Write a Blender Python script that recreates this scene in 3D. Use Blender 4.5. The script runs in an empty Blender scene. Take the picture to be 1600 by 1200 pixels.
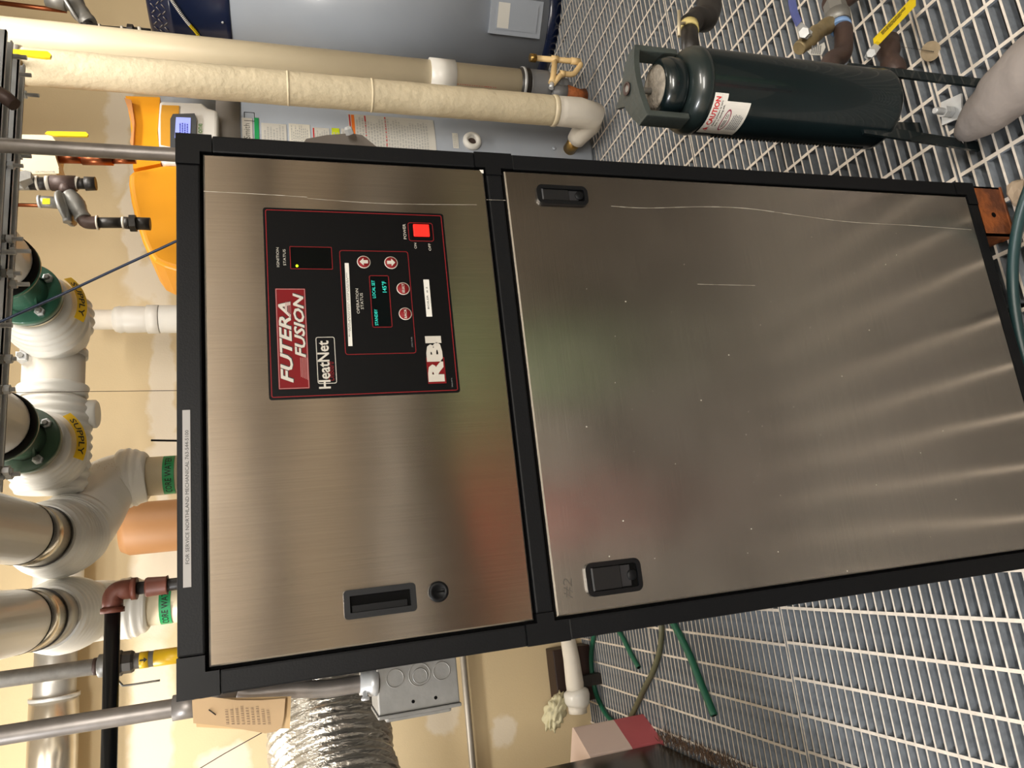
import bpy, bmesh, math, random
from mathutils import Vector, Matrix
random.seed(7)
PI = math.pi
S = bpy.context.scene
COL = S.collection

# ---------------------------------------------------------------- camera
CAM = Vector((0.12111, -0.97142, 1.41933))
FPX = 1116.76
def _rot(w):
    w = Vector(w); th = w.length; return Matrix.Rotation(th, 3, w / th)
RM = _rot((-0.249054, -0.300876, -0.075756)) @ Matrix(((0, 0, -1), (-1, 0, 0), (0, 1, 0)))
cd = bpy.data.cameras.new('camera'); cam = bpy.data.objects.new('camera', cd); COL.objects.link(cam)
cd.sensor_width = 36; cd.lens = FPX / 1600 * 36; cd.clip_start = 0.02
m4 = Matrix.Identity(4)
for i in range(3):
    m4[i][0] = RM[0][i]; m4[i][1] = -RM[1][i]; m4[i][2] = -RM[2][i]; m4[i][3] = CAM[i]
cam.matrix_world = m4
S.camera = cam

# ---------------------------------------------------------------- world, lights, exposure
S.view_settings.view_transform = 'Standard'; S.view_settings.look = 'None'
S.view_settings.exposure = 0.55; S.view_settings.gamma = 1.0; S.view_settings.use_curve_mapping = False
wd = bpy.data.worlds.new('world'); S.world = wd; wd.use_nodes = True
wd.node_tree.nodes['Background'].inputs[0].default_value = (0.9, 0.85, 0.78, 1)
wd.node_tree.nodes['Background'].inputs[1].default_value = 0.25
def area(name, loc, rot, sx, sy, power, col):
    l = bpy.data.lights.new(name, 'AREA'); l.shape = 'RECTANGLE'; l.size = sx; l.size_y = sy
    l.energy = power; l.color = col
    o = bpy.data.objects.new(name, l); COL.objects.link(o); o.location = loc; o.rotation_euler = rot
    return o
RY0_ = -3.3
LAMPS = [(-0.75, 1.55, 3.08, 1.2, 0.28, 34, (1.0, 0.95, 0.87)), (1.9, 0.9, 3.08, 1.2, 0.28, 29, (1.0, 0.95, 0.88)),
         (-1.5, -0.6, 3.08, 0.28, 1.2, 60, (0.95, 0.97, 1.0)), (1.2, -1.9, 3.08, 1.2, 0.28, 30, (1.0, 0.94, 0.86))]
for i, (x, y, z, sx, sy, e, c) in enumerate(LAMPS):
    area('ceiling_lamp_light', (x, y, z - 0.075), (0, 0, 0), sx * .95, sy * .9, e, c)

area('added_fill_lamp', (0.2, RY0_ + 0.13, 2.55), (PI / 2, 0, 0), 1.8, 0.45, 62, (1.0, 0.96, 0.9))  # added fill light, brightens surfaces that face the camera

# ---------------------------------------------------------------- picture point -> point on a real surface
def ray(px, py):
    return RM.transposed() @ Vector(((px - 800) / FPX, (py - 600) / FPX, 1))
def at(px, py, x=None, y=None, z=None):
    d = ray(px, py)
    if x is not None: t = (x - CAM.x) / d.x
    elif y is not None: t = (y - CAM.y) / d.y
    else: t = (z - CAM.z) / d.z
    return CAM + d * t
def cylhit(px, py, cx, cy, r):
    d = ray(px, py); ox, oy = CAM.x - cx, CAM.y - cy
    a = d.x**2 + d.y**2; b = 2 * (ox * d.x + oy * d.y); c = ox * ox + oy * oy - r * r
    D = max(b * b - 4 * a * c, 0)
    return CAM + d * ((-b - math.sqrt(D)) / (2 * a))

# ---------------------------------------------------------------- materials
def lin(h):
    if isinstance(h, tuple): return h + (1,) if len(h) == 3 else h
    h = h.lstrip('#'); o = []
    for i in (0, 2, 4):
        c = int(h[i:i+2], 16) / 255; o.append(c / 12.92 if c <= .04045 else ((c + .055) / 1.055)**2.4)
    return tuple(o) + (1,)
MATS = {}
def mat(name, col, rough=.5, metal=0, var=.08, vs=6., bump=0, bs=60., spec=.5, emit=None, es=1, coat=0, stretch=(1, 1, 1), col2=None, thr=None):
    if name in MATS: return MATS[name]
    m = bpy.data.materials.new(name); m.use_nodes = True; nt = m.node_tree; N = nt.nodes; L = nt.links
    b = N['Principled BSDF']; c = lin(col)
    b.inputs['Roughness'].default_value = rough; b.inputs['Metallic'].default_value = metal
    b.inputs['Specular IOR Level'].default_value = spec; b.inputs['Coat Weight'].default_value = coat
    tc = N.new('ShaderNodeTexCoord'); mp = N.new('ShaderNodeMapping'); mp.inputs['Scale'].default_value = stretch
    L.new(tc.outputs['Object'], mp.inputs[0])
    nz = N.new('ShaderNodeTexNoise'); nz.inputs['Scale'].default_value = vs; nz.inputs['Detail'].default_value = 5
    L.new(mp.outputs[0], nz.inputs['Vector'])
    rp = N.new('ShaderNodeValToRGB'); L.new(nz.outputs['Fac'], rp.inputs[0])
    if col2:
        rp.color_ramp.elements[0].color = c; rp.color_ramp.elements[1].color = lin(col2)
        t = thr or (.4, .6); rp.color_ramp.elements[0].position = t[0]; rp.color_ramp.elements[1].position = t[1]
    else:
        rp.color_ramp.elements[0].position = .3; rp.color_ramp.elements[1].position = .7
        rp.color_ramp.elements[0].color = tuple(min(1, v * (1 - var)) for v in c[:3]) + (1,)
        rp.color_ramp.elements[1].color = tuple(min(1, v * (1 + var)) for v in c[:3]) + (1,)
    L.new(rp.outputs[0], b.inputs['Base Color'])
    if bump:
        n2 = N.new('ShaderNodeTexNoise'); n2.inputs['Scale'].default_value = bs; n2.inputs['Detail'].default_value = 4
        L.new(mp.outputs[0], n2.inputs['Vector'])
        bp = N.new('ShaderNodeBump'); bp.inputs['Strength'].default_value = bump; bp.inputs['Distance'].default_value = .01
        L.new(n2.outputs['Fac'], bp.inputs['Height']); L.new(bp.outputs[0], b.inputs['Normal'])
    if emit:
        b.inputs['Emission Color'].default_value = lin(emit); b.inputs['Emission Strength'].default_value = es
    MATS[name] = m; return m

def brushed(name, vertical, tint='#b9b1a6', rough=.30):
    """stainless steel with its brushing grain along z (vertical) or along x"""
    m = bpy.data.materials.new(name); m.use_nodes = True; nt = m.node_tree; N = nt.nodes; L = nt.links
    b = N['Principled BSDF']; b.inputs['Metallic'].default_value = 1
    tc = N.new('ShaderNodeTexCoord'); mp = N.new('ShaderNodeMapping')
    mp.inputs['Scale'].default_value = (700, 700, 9) if vertical else (9, 700, 700)
    L.new(tc.outputs['Object'], mp.inputs[0])
    nz = N.new('ShaderNodeTexNoise'); nz.inputs['Scale'].default_value = 1; nz.inputs['Detail'].default_value = 3
    L.new(mp.outputs[0], nz.inputs['Vector'])
    n2 = N.new('ShaderNodeTexNoise'); n2.inputs['Scale'].default_value = 5; n2.inputs['Detail'].default_value = 6
    L.new(tc.outputs['Object'], n2.inputs['Vector'])
    rp = N.new('ShaderNodeValToRGB'); L.new(nz.outputs['Fac'], rp.inputs[0])
    c = lin(tint); rp.color_ramp.elements[0].position = .3; rp.color_ramp.elements[1].position = .7
    rp.color_ramp.elements[0].color = tuple(v * .93 for v in c[:3]) + (1,); rp.color_ramp.elements[1].color = tuple(min(1, v * 1.05) for v in c[:3]) + (1,)
    L.new(rp.outputs[0], b.inputs['Base Color'])
    mr = N.new('ShaderNodeMapRange'); mr.inputs['To Min'].default_value = rough - .05; mr.inputs['To Max'].default_value = rough + .07
    L.new(n2.outputs['Fac'], mr.inputs[0]); L.new(mr.outputs[0], b.inputs['Roughness'])
    bp = N.new('ShaderNodeBump'); bp.inputs['Strength'].default_value = .04; bp.inputs['Distance'].default_value = .001
    L.new(nz.outputs['Fac'], bp.inputs['Height'])
    n3 = N.new('ShaderNodeTexNoise'); n3.inputs['Scale'].default_value = 2.2; L.new(tc.outputs['Object'], n3.inputs['Vector'])
    b2 = N.new('ShaderNodeBump'); b2.inputs['Strength'].default_value = .10; b2.inputs['Distance'].default_value = .05
    L.new(n3.outputs['Fac'], b2.inputs['Height']); L.new(bp.outputs[0], b2.inputs['Normal']); L.new(b2.outputs[0], b.inputs['Normal'])
    b.inputs['Anisotropic'].default_value = .85
    tg = N.new('ShaderNodeTangent'); tg.direction_type = 'UV_MAP'; tg.uv_map = 'UVMap'
    L.new(tg.outputs[0], b.inputs['Tangent'])
    b.inputs['Anisotropic Rotation'].default_value = 0.0 if vertical else .25
    return m

# ---------------------------------------------------------------- mesh builder
class MB:
    def __init__(s): s.v = []; s.f = []; s.m = []; s.sm = []
    def add(s, vs, fs, mi=0, smooth=False):
        o = len(s.v); s.v += [Vector(v) for v in vs]
        for f in fs: s.f.append(tuple(o + i for i in f)); s.m.append(mi); s.sm.append(smooth)
        return s
    def box(s, x0, x1, y0, y1, z0, z1, mi=0, top=None):
        vs = [(x, y, z) for z in (z0, z1) for y in (y0, y1) for x in (x0, x1)]
        fs = [(0, 2, 3, 1), (0, 1, 5, 4), (1, 3, 7, 5), (3, 2, 6, 7), (2, 0, 4, 6)]
        s.add(vs, fs, mi); o = len(s.v) - 8
        s.f.append(tuple(o + i for i in (4, 5, 7, 6))); s.m.append(mi if top is None else top); s.sm.append(False); return s
    def bbox(s, x0, x1, y0, y1, z0, z1, b=.004, mi=0):      # box with chamfered vertical and horizontal edges
        bm = bmesh.new(); bmesh.ops.create_cube(bm, size=1)
        for v in bm.verts: v.co = Vector(((x0 + x1) / 2 + v.co.x * (x1 - x0), (y0 + y1) / 2 + v.co.y * (y1 - y0), (z0 + z1) / 2 + v.co.z * (z1 - z0)))
        bmesh.ops.bevel(bm, geom=bm.edges[:], offset=b, segments=2, profile=.6, affect='EDGES')
        bm.verts.ensure_lookup_table(); s.add([v.co.copy() for v in bm.verts], [[v.index for v in f.verts] for f in bm.faces], mi); bm.free(); return s
    def tube(s, path, r, n=16, mi=0, caps=True, smooth=True, ph=0, noise=0):
        P = [Vector(p) for p in path]; k = len(P)
        R = r if isinstance(r, (list, tuple)) else [r] * k
        T = []
        for i in range(k):
            a = P[max(i - 1, 0)]; b = P[min(i + 1, k - 1)]; d = b - a
            if d.length < 1e-7: d = T[-1] if T else Vector((0, 0, 1))
            T.append(d.normalized())
        u = T[0].orthogonal().normalized(); vs = []
        for i in range(k):
            u = (u - T[i] * u.dot(T[i]))
            u = u.normalized() if u.length > 1e-6 else T[i].orthogonal().normalized()
            w = T[i].cross(u)
            for j in range(n):
                a = 2 * PI * j / n + ph
                rr = R[i] * (1 + (random.uniform(-noise, noise) if noise else 0))
                vs.append(P[i] + (u * math.cos(a) + w * math.sin(a)) * rr)
        fs = []
        for i in range(k - 1):
            for j in range(n):
                fs.append((i * n + j, i * n + (j + 1) % n, (i + 1) * n + (j + 1) % n, (i + 1) * n + j))
        s.add(vs, fs, mi, smooth)
        if caps:
            o = len(s.v) - len(vs)
            s.f.append(tuple(o + j for j in range(n))[::-1]); s.m.append(mi); s.sm.append(False)
            s.f.append(tuple(o + (k - 1) * n + j for j in range(n))); s.m.append(mi); s.sm.append(False)
        return s
    def lathe(s, prof, c, axis=(0, 0, 1), n=32, mi=0, smooth=True, caps=True):
        """prof: list of (radius, distance along axis)"""
        ax = Vector(axis).normalized(); c = Vector(c)
        u = ax.orthogonal().normalized() if abs(ax.z) < .99 else Vector((1, 0, 0)); w = ax.cross(u); vs = []
        for r, h in prof:
            for j in range(n):
                a = 2 * PI * j / n; vs.append(c + ax * h + (u * math.cos(a) + w * math.sin(a)) * max(r, 1e-5))
        fs = []; k = len(prof)
        for i in range(k - 1):
            for j in range(n): fs.append((i * n + j, i * n + (j + 1) % n, (i + 1) * n + (j + 1) % n, (i + 1) * n + j))
        s.add(vs, fs, mi, smooth)
        if caps:
            o = len(s.v) - len(vs)
            s.f.append(tuple(o + j for j in range(n))[::-1]); s.m.append(mi); s.sm.append(False)
            s.f.append(tuple(o + (k - 1) * n + j for j in range(n))); s.m.append(mi); s.sm.append(False)
        return s
    def prism(s, poly, d, mi=0, smooth=False):      # poly: 3D points, d: extrusion vector
        n = len(poly); P = [Vector(p) for p in poly]; d = Vector(d)
        s.add(P + [p + d for p in P], [tuple(range(n)), tuple(range(2 * n - 1, n - 1, -1))], mi)
        o = len(s.v) - 2 * n
        for i in range(n):
            j = (i + 1) % n; s.f.append((o + j, o + i, o + n + i, o + n + j)); s.m.append(mi); s.sm.append(smooth)
        return s
    def rrect(s, x0, x1, z0, z1, r, y0, y1, mi=0, n=5):  # rounded rectangle plate facing -y
        return s.prism(rpoly(x0, x1, z0, z1, r, y0, n), (0, y1 - y0, 0), mi)
    def ring(s, x0, x1, z0, z1, r, w, y0, y1, mi=0, n=5):  # rounded rectangular frame
        a = rpoly(x0, x1, z0, z1, r, y0, n); b = rpoly(x0 + w, x1 - w, z0 + w, z1 - w, max(r - w, .0005), y0, n); k = len(a)
        d = Vector((0, y1 - y0, 0)); vs = a + b + [p + d for p in a] + [p + d for p in b]; fs = []
        for i in range(k):
            j = (i + 1) % k
            fs += [(i, j, k + j, k + i), (2 * k + j, 2 * k + i, 3 * k + i, 3 * k + j), (j, i, 2 * k + i, 2 * k + j), (k + i, k + j, 3 * k + j, 3 * k + i)]
        return s.add(vs, fs, mi)
def rpoly(x0, x1, z0, z1, r, y, n=5):
    r = min(r, (x1 - x0) / 2.01, (z1 - z0) / 2.01); P = []
    for cx, cz, a0 in ((x1 - r, z0 + r, -PI / 2), (x1 - r, z1 - r, 0), (x0 + r, z1 - r, PI / 2), (x0 + r, z0 + r, PI)):
        for i in range(n + 1):
            a = a0 + PI / 2 * i / n; P.append(Vector((cx + r * math.cos(a), y, cz + r * math.sin(a))))
    return P
def smooth_path(pts, n=6):
    P = [Vector(p) for p in pts]; out = []
    for i in range(len(P) - 1):
        a = P[max(i - 1, 0)]; b = P[i]; c = P[i + 1]; d = P[min(i + 2, len(P) - 1)]
        for k in range(n):
            t = k / n; out.append(.5 * ((2 * b) + (c - a) * t + (2 * a - 5 * b + 4 * c - d) * t * t + (3 * b - a - 3 * c + d) * t**3))
    out.append(P[-1]); return out
def bend(pts, r=.05, n=6):          # straight runs with rounded corners
    P = [Vector(p) for p in pts]; out = [P[0]]
    for i in range(1, len(P) - 1):
        a = (P[i - 1] - P[i]); b = (P[i + 1] - P[i]); k = min(r, a.length * .49, b.length * .49)
        A = P[i] + a.normalized() * k; B = P[i] + b.normalized() * k
        for j in range(n + 1):
            t = j / n; out.append(A * (1 - t)**2 + P[i] * 2 * t * (1 - t) + B * t * t)
    out.append(P[-1]); return out
def dens(path, step=.01):
    out = []
    for a, b in zip(path, path[1:]):
        k = max(1, int((b - a).length / step))
        for i in range(k): out.append(a.lerp(b, i / k))
    out.append(path[-1]); return out

W = {}
def link(o, parent, loc):
    COL.objects.link(o); loc = Vector(loc); W[o.name] = loc
    if parent: o.parent = parent; o.location = loc - W[parent.name]
    else: o.location = loc
    return o
def obj(name, mb, mats, parent=None, label=None, cat=None, group=None, kind=None):
    if not isinstance(mats, (list, tuple)): mats = [mats]
    me = bpy.data.meshes.new(name)
    xs = [v.x for v in mb.v]; ys = [v.y for v in mb.v]; zs = [v.z for v in mb.v]
    c = Vector(((min(xs) + max(xs)) / 2, (min(ys) + max(ys)) / 2, min(zs)))
    me.from_pydata([v - c for v in mb.v], [], mb.f)
    for m in mats: me.materials.append(m)
    me.polygons.foreach_set('material_index', mb.m); me.polygons.foreach_set('use_smooth', mb.sm)
    bm = bmesh.new(); bm.from_mesh(me); bmesh.ops.recalc_face_normals(bm, faces=bm.faces[:]); bm.to_mesh(me); bm.free()
    me.update()
    o = bpy.data.objects.new(name, me); link(o, parent, c); tag(o, label, cat, group, kind); return o
def tag(o, label=None, cat=None, group=None, kind=None):
    if label: o['label'] = label
    if cat: o['category'] = cat
    if group: o['group'] = group
    if kind: o['kind'] = kind
def thing(name, label, cat, loc, group=None):
    o = bpy.data.objects.new(name, None); o.empty_display_size = .05; link(o, None, loc); tag(o, label, cat, group); return o
def uvxz(o):
    me = o.data; uv = me.uv_layers.new(name='UVMap')
    for l in me.loops:
        v = me.vertices[l.vertex_index].co; uv.data[l.index].uv = (v.x, v.z)

# flat print: text as a mesh laid over any surface mapping (u along the line, v up the letters)
_tc = {}
def glyphs(s, bold=0, shear=0):
    k = (s, bold, shear)
    if k in _tc: return _tc[k]
    cu = bpy.data.curves.new('t', 'FONT'); cu.body = s; cu.offset = bold; cu.shear = shear; cu.resolution_u = 2
    to = bpy.data.objects.new('t', cu); COL.objects.link(to)
    bpy.context.view_layer.update()
    dg = bpy.context.evaluated_depsgraph_get(); me = bpy.data.meshes.new_from_object(to.evaluated_get(dg))
    V = [(v.co.x, v.co.y) for v in me.vertices]; F = [tuple(p.vertices) for p in me.polygons]
    bpy.data.objects.remove(to); bpy.data.curves.remove(cu); bpy.data.meshes.remove(me)
    x0 = min(v[0] for v in V); x1 = max(v[0] for v in V); y0 = min(v[1] for v in V); y1 = max(v[1] for v in V)
    V = [((x - x0) / (x1 - x0), (y - y0) / (y1 - y0)) for x, y in V]; _tc[k] = (V, F); return _tc[k]
def text(name, s, f, material, parent, bold=0, shear=0, sub=False):
    V, F = glyphs(s, bold, shear); mb = MB(); mb.add([f(u, v) for u, v in V], F)
    return obj(name, mb, material, parent)
def quad(f, u0, u1, v0, v1, mb, mi=0, n=1):
    vs = []
    for j in range(2):
        for i in range(n + 1): vs.append(f(u0 + (u1 - u0) * i / n, (v0, v1)[j]))
    mb.add(vs, [(i, i + 1, n + 2 + i, n + 1 + i) for i in range(n)], mi)
def fsub(f, u0, u1, v0, v1): return lambda u, v: f(u0 + (u1 - u0) * u, v0 + (v1 - v0) * v)
def lines(f, rows, mb, mi=0, u0=.06, u1=.94, v0=.08, v1=.92, words=9, fill=.8):
    for r in range(rows):
        v = v1 - (v1 - v0) * (r + .5) / rows; h = (v1 - v0) / rows * .28; u = u0; end = u1 - random.random() * (u1 - u0) * .25
        while u < end:
            w = (u1 - u0) / words * random.uniform(.4, 1.2); quad(f, u, min(u + w * fill, end), v - h, v + h, mb, mi); u += w
def facemap(x0, x1, z0, z1, y): return lambda u, v: Vector((x0 + (x1 - x0) * u, y, z0 + (z1 - z0) * v))
def pxmap(bl, br, tl, **k):         # affine map on a plane through three picture points
    a, b, c = at(*bl, **k), at(*br, **k), at(*tl, **k)
    return lambda u, v: a + (b - a) * u + (c - a) * v
def offs(f, d): d = Vector(d); return lambda u, v: f(u, v) + d

# ================================================================ materials used by name
black_frame = mat('black_frame', '#0e0f11', .5, spec=.18, var=.12, vs=4, bump=.05, bs=400)
black_plastic = mat('black_plastic', '#0c0d0f', .48, spec=.2)
gap_black = mat('gap_black', '#040404', .8, spec=.1)
white_paint = mat('white_pvc', '#dad8d2', .35, var=.03)
white_jacket = mat('white_jacket', '#d3cfc8', .28, var=.02)
ivory = mat('ivory_pvc', '#d2c5a9', .4, var=.03)
canvas = mat('canvas_lagging', '#d0c3a6', .8, var=.06, vs=10, bump=.42, bs=38)
canvas_plain = mat('canvas_plain', '#dcd6cb', .7, bump=.15, bs=30)
galv = mat('galvanized', '#827d79', .42, .5, var=.18, vs=30)
zinc = mat('zinc', '#c2c4c5', .35, .35, var=.1, vs=40)
steel_grey = mat('grey_casting', '#8b8a86', .5, .6, var=.1, bump=.1)
iron = mat('black_iron', '#2a2725', .45, .2, var=.2, vs=20, bump=.1)
black_pipe_m = mat('black_pipe', '#15171a', .3, .2, var=.1)
brown_iron = mat('brown_iron', '#4a3a35', .5, .2, var=.15, vs=20, bump=.1)
red_brown = mat('red_brown_fitting', '#6a3a2c', .5, .1, var=.15, vs=25, bump=.1)
tape_w = mat('thread_tape', '#d5cfc2', .6)
green_cast = mat('green_casting', '#2d5f4b', .35, 0, var=.12, vs=12, bump=.1, coat=.3)
green_cast2 = mat('olive_green_casting', '#37513d', .35, 0, var=.12, vs=12, bump=.1, coat=.3)
yellow = mat('yellow_vinyl', '#f0d21c', .4)
yellow_tape = mat('yellow_tape', '#ecbf1e', .4)
green_tape = mat('green_tape', '#1c9a5c', .4)
black_ink = mat('black_ink', '#1b1b1b', .6)
white_ink = mat('white_ink', '#b7b2a8', .5)
grey_ink = mat('grey_ink', '#7b7d7e', .6)
paper = mat('white_paper', '#cfcdc6', .5, var=.02)
red_ink = mat('red_ink', '#74191d', .5, spec=.15)
red_bright = mat('bright_red_ink', '#c2262c', .45)
copper = mat('copper', '#9a5a3c', .35, 1)
brass = mat('brass', '#a98a52', .35, 1, var=.2, vs=30)
heater_grey = mat('heater_grey_enamel', '#9aa1ab', .32, var=.02, coat=.2)
heater_navy = mat('navy_enamel', '#0d1936', .28, var=.05, coat=.4)
orange = mat('orange_plastic', '#f2a51f', .4, var=.03)
vessel = mat('vessel_green_paint', '#0e181a', .25, 0, var=.12, vs=9, coat=.4)
vessel_lt = mat('vessel_toplit_paint', '#3c423f', .45, 0, var=.15, vs=14, bump=.15, bs=90)  # lighter than the vessel: light from above put into the yoke colour
rust = mat('rust', '#8a4a1c', .8, var=.3, vs=18, bump=.4, bs=70, col2='#5a3018')
foil = mat('foil', '#dcd7cd', .29, .92, var=.06, vs=14, bump=.55, bs=40, stretch=(2.2, 1, 1))
hose_green = mat('green_hose', '#1c5c46', .45)
hose_teal = mat('teal_hose', '#1f3839', .4)
hose_olive = mat('olive_hose', '#5a5a44', .5)

# ================================================================ the room
def wallmat():
    m = mat('painted_drywall', '#d4c09a', .75, var=.03, vs=2.5, bump=.06, bs=120); nt = m.node_tree; N = nt.nodes; L = nt.links
    b = N['Principled BSDF']; src = b.inputs['Base Color'].links[0].from_socket
    geo = N.new('ShaderNodeNewGeometry'); nz = N.new('ShaderNodeTexNoise'); nz.inputs['Scale'].default_value = 7; nz.inputs['Detail'].default_value = 6
    L.new(geo.outputs['Position'], nz.inputs['Vector'])
    wr = N.new('ShaderNodeVectorMath'); wr.operation = 'MULTIPLY_ADD'; wr.inputs[1].default_value = (.22, 0, .16)
    L.new(nz.outputs['Color'], wr.inputs[0]); L.new(geo.outputs['Position'], wr.inputs[2])
    acc = None
    # sanded joint-compound patches (x, z, half width, half height)
    for x, z, rx, rz in ((1.05, 1.98, .70, .055), (.75, 1.93, .10, .13), (1.65, 2.0, .10, .2), (1.98, 2.12, .45, .05), (-.42, 2.02, .42, .09),
                         (-.5, 1.42, .09, .12), (-.62, 1.08, .10, .06), (-.6, .75, .10, .08), (-.52, 1.0, .06, .05), (1.5, 1.7, .35, .05),
                         (.2, 2.0, .3, .12), (-.62, 1.74, .08, .11), (2.6, 2.2, .5, .06), (1.55, 1.84, .3, .06), (-.7, .45, .1, .07), (-.9, 1.3, .05, .5)):
        sb = N.new('ShaderNodeVectorMath'); sb.operation = 'SUBTRACT'; sb.inputs[1].default_value = (x + .11, 0, z + .08); L.new(wr.outputs[0], sb.inputs[0])
        ml = N.new('ShaderNodeVectorMath'); ml.operation = 'MULTIPLY'; ml.inputs[1].default_value = (1 / rx, 0, 1 / rz); L.new(sb.outputs[0], ml.inputs[0])
        ln = N.new('ShaderNodeVectorMath'); ln.operation = 'LENGTH'; L.new(ml.outputs[0], ln.inputs[0])
        if acc is None: acc = ln.outputs['Value']
        else:
            mn = N.new('ShaderNodeMath'); mn.operation = 'MINIMUM'; L.new(acc, mn.inputs[0]); L.new(ln.outputs['Value'], mn.inputs[1]); acc = mn.outputs[0]
    mr = N.new('ShaderNodeMapRange'); mr.inputs['From Min'].default_value = .8; mr.inputs['From Max'].default_value = 1.1
    mr.inputs['To Min'].default_value = .75; mr.inputs['To Max'].default_value = 0; L.new(acc, mr.inputs[0])
    mx = N.new('ShaderNodeMix'); mx.data_type = 'RGBA'; L.new(mr.outputs[0], mx.inputs[0]); L.new(src, mx.inputs[6]); mx.inputs[7].default_value = lin('#e6dccb')
    L.new(mx.outputs[2], b.inputs['Base Color']); return m
wall_m = wallmat()
plain_wall = mat('plain_wall', '#d3c6b2', .8, var=.03, vs=2)
ceil_m = mat('ceiling_paint', '#d8d2c4', .85)
RX0, RX1, RY0, RY1, RZ = -3.0, 4.6, -3.3, 2.72, 3.2
obj('wall_back', MB().box(RX0, RX1, RY1, RY1 + .12, -.2, RZ), wall_m, kind='structure')
obj('wall_left', MB().box(RX0 - .12, RX0, RY0, RY1, -.2, RZ), plain_wall, kind='structure')
obj('wall_right', MB().box(RX1, RX1 + .12, RY0, RY1, -.2, RZ), plain_wall, kind='structure')
obj('wall_front', MB().box(RX0, RX1, RY0 - .12, RY0, -.2, RZ), plain_wall, kind='structure')
obj('ceiling', MB().box(RX0, RX1, RY0, RY1, RZ, RZ + .1), ceil_m, kind='structure')
pit = mat('pit_concrete', '#3a3733', .8, var=.25, vs=8)
floor = obj('floor', MB().box(RX0, RX1, RY0, RY1, -.2, -.16), pit, kind='structure')
# steel bar grating: bearing bars along x, cross rods along y, banding bars at the panel joints
g_side = mat('galvanized_bar', '#858b92', .5, .1, var=.22, vs=45, bump=.1, bs=60)
g_top = mat('worn_bar_top', '#c9c0b4', .6, .0, var=.12, vs=60)
def bar_mesh(x0, x1, t=.0052, d=.036):
    return MB().box(x0, x1, -t / 2, t / 2, -d, 0, 0, 1)
def shared(name, proto, n, locs):
    for i, l in enumerate(locs):
        o = proto if i == 0 else proto.copy()
        if i: COL.objects.link(o)
        o.location = Vector(l) - W['floor']
JY = [-.832, .083, .998, 1.913, 2.72]
for (x0, x1, ph) in ((-1.70, .495, -.1252), (.505, 4.3, 1.1179)):
    locs = []
    for j in range(4):
        a, b = JY[j] + .0055, JY[j + 1] - .0055
        n = round((b - a) / .03015)
        if j == 3: n = 26
        for k in range(n + 1):
            y = a + k * ((.915 - .011) / 30)
            if y < 2.71: locs.append(((x0 + x1) / 2, y, -.036))
    if x1 > 1: locs = [l for l in locs if l[1] > -.83]
    pr = obj('bearing_bar', bar_mesh(x0, x1), [g_side, g_top], floor); shared('bearing_bar', pr, 0, locs)
    rl = []
    k0 = math.ceil((x0 - ph) / .1016)
    for j in range(4):
        k = k0
        while ph + k * .1016 < x1 - .005:
            x = ph + k * .1016 + (-.009 if (j >= 2 and x1 < 1) else 0)
            if x > x0 + .005: rl.append((x, (JY[j] + JY[j + 1]) / 2, -.0085))
            k += 1
    rm = MB(); rm.box(-.0042, .0042, -.4535, .4535, -.008, 0, 0, 1)
    pr = obj('cross_rod', rm, [g_side, g_top], floor); rl = [(x, min(y, 1.913 + .4575 - .056 if y > 2 else y), z) for x, y, z in rl]
    shared('cross_rod', pr, 0, [(x, y, -.0075) for x, y, z in rl])

# ceiling fixtures
lens_m = mat('lamp_lens', '#ffffff', .5, emit='#fff0d8', es=3.0)
for i, (x, y, z, sx, sy, e, c) in enumerate(LAMPS):
    t = thing('ceiling_light', ['long ceiling light above the back left pipes', 'long ceiling light above the boiler', 'ceiling light left of the camera', 'ceiling light behind the camera'][i], 'light', (x, y, z - .06))
    obj('housing', MB().bbox(x - sx / 2, x + sx / 2, y - sy / 2, y + sy / 2, z - .05, RZ, .01), white_paint, t)
    obj('diffuser', MB().bbox(x - sx * .46, x + sx * .46, y - sy * .42, y + sy * .42, z - .07, z - .051, .006), lens_m, t)

t = thing('added_fill_panel', 'added fill light panel, unseen behind the camera', 'light', (.2, RY0 + .06, 2.3))  # unseen glowing panel added around the fill light
obj('housing', MB().bbox(-.75, 1.15, RY0, RY0 + .09, 2.28, 2.82, .01), white_paint, t)
obj('diffuser', MB().bbox(-.70, 1.10, RY0 + .091, RY0 + .11, 2.31, 2.79, .006), lens_m, t)

# ================================================================ the boiler
BW, ZT, ZB = .745, 1.5525, .0797
X0, X1 = .0322, BW - .031            # door edges
ZU1, ZU0, ZL1, ZL0 = 1.5175, 1.1093, 1.0753, .1074
boiler = thing('boiler', 'tall floor-standing boiler with two brushed stainless doors in a black frame', 'boiler', (BW / 2, .6, 0))
obj('casing', MB().bbox(.006, BW - .006, .034, 1.25, ZB + .004, ZT - .006, .004), black_frame, boiler)
obj('recess_panel', MB().box(.02, BW - .02, .014, .03, ZB + .02, ZT - .02), gap_black, boiler)
g = .0045
ix0, ix1 = X0 - g, X1 + g
def post(x0, x1, z0, z1): return obj('frame_post', MB().bbox(x0, x1, 0, .034, z0, z1, .0025), black_frame, boiler)
def rail(x0, x1, z0, z1): return obj('frame_rail', MB().bbox(x0, x1, 0, .034, z0, z1, .0025), black_frame, boiler)
E1 = .0006; CT = .047; TU, TD = ZU0 + .012, ZL1 - .016
post(0, ix0, TU, ZT - CT); post(ix1, BW, TU, ZT - CT)
post(0, ix0, ZB + CT, TD); post(ix1, BW, ZB + CT, TD)
rail(CT, BW - CT, ZU1 + g, ZT); rail(ix0 + .012, ix1 - .012, ZL1 + g, ZU0 - g); rail(CT, BW - CT, ZB, ZL0 - g)
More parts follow.
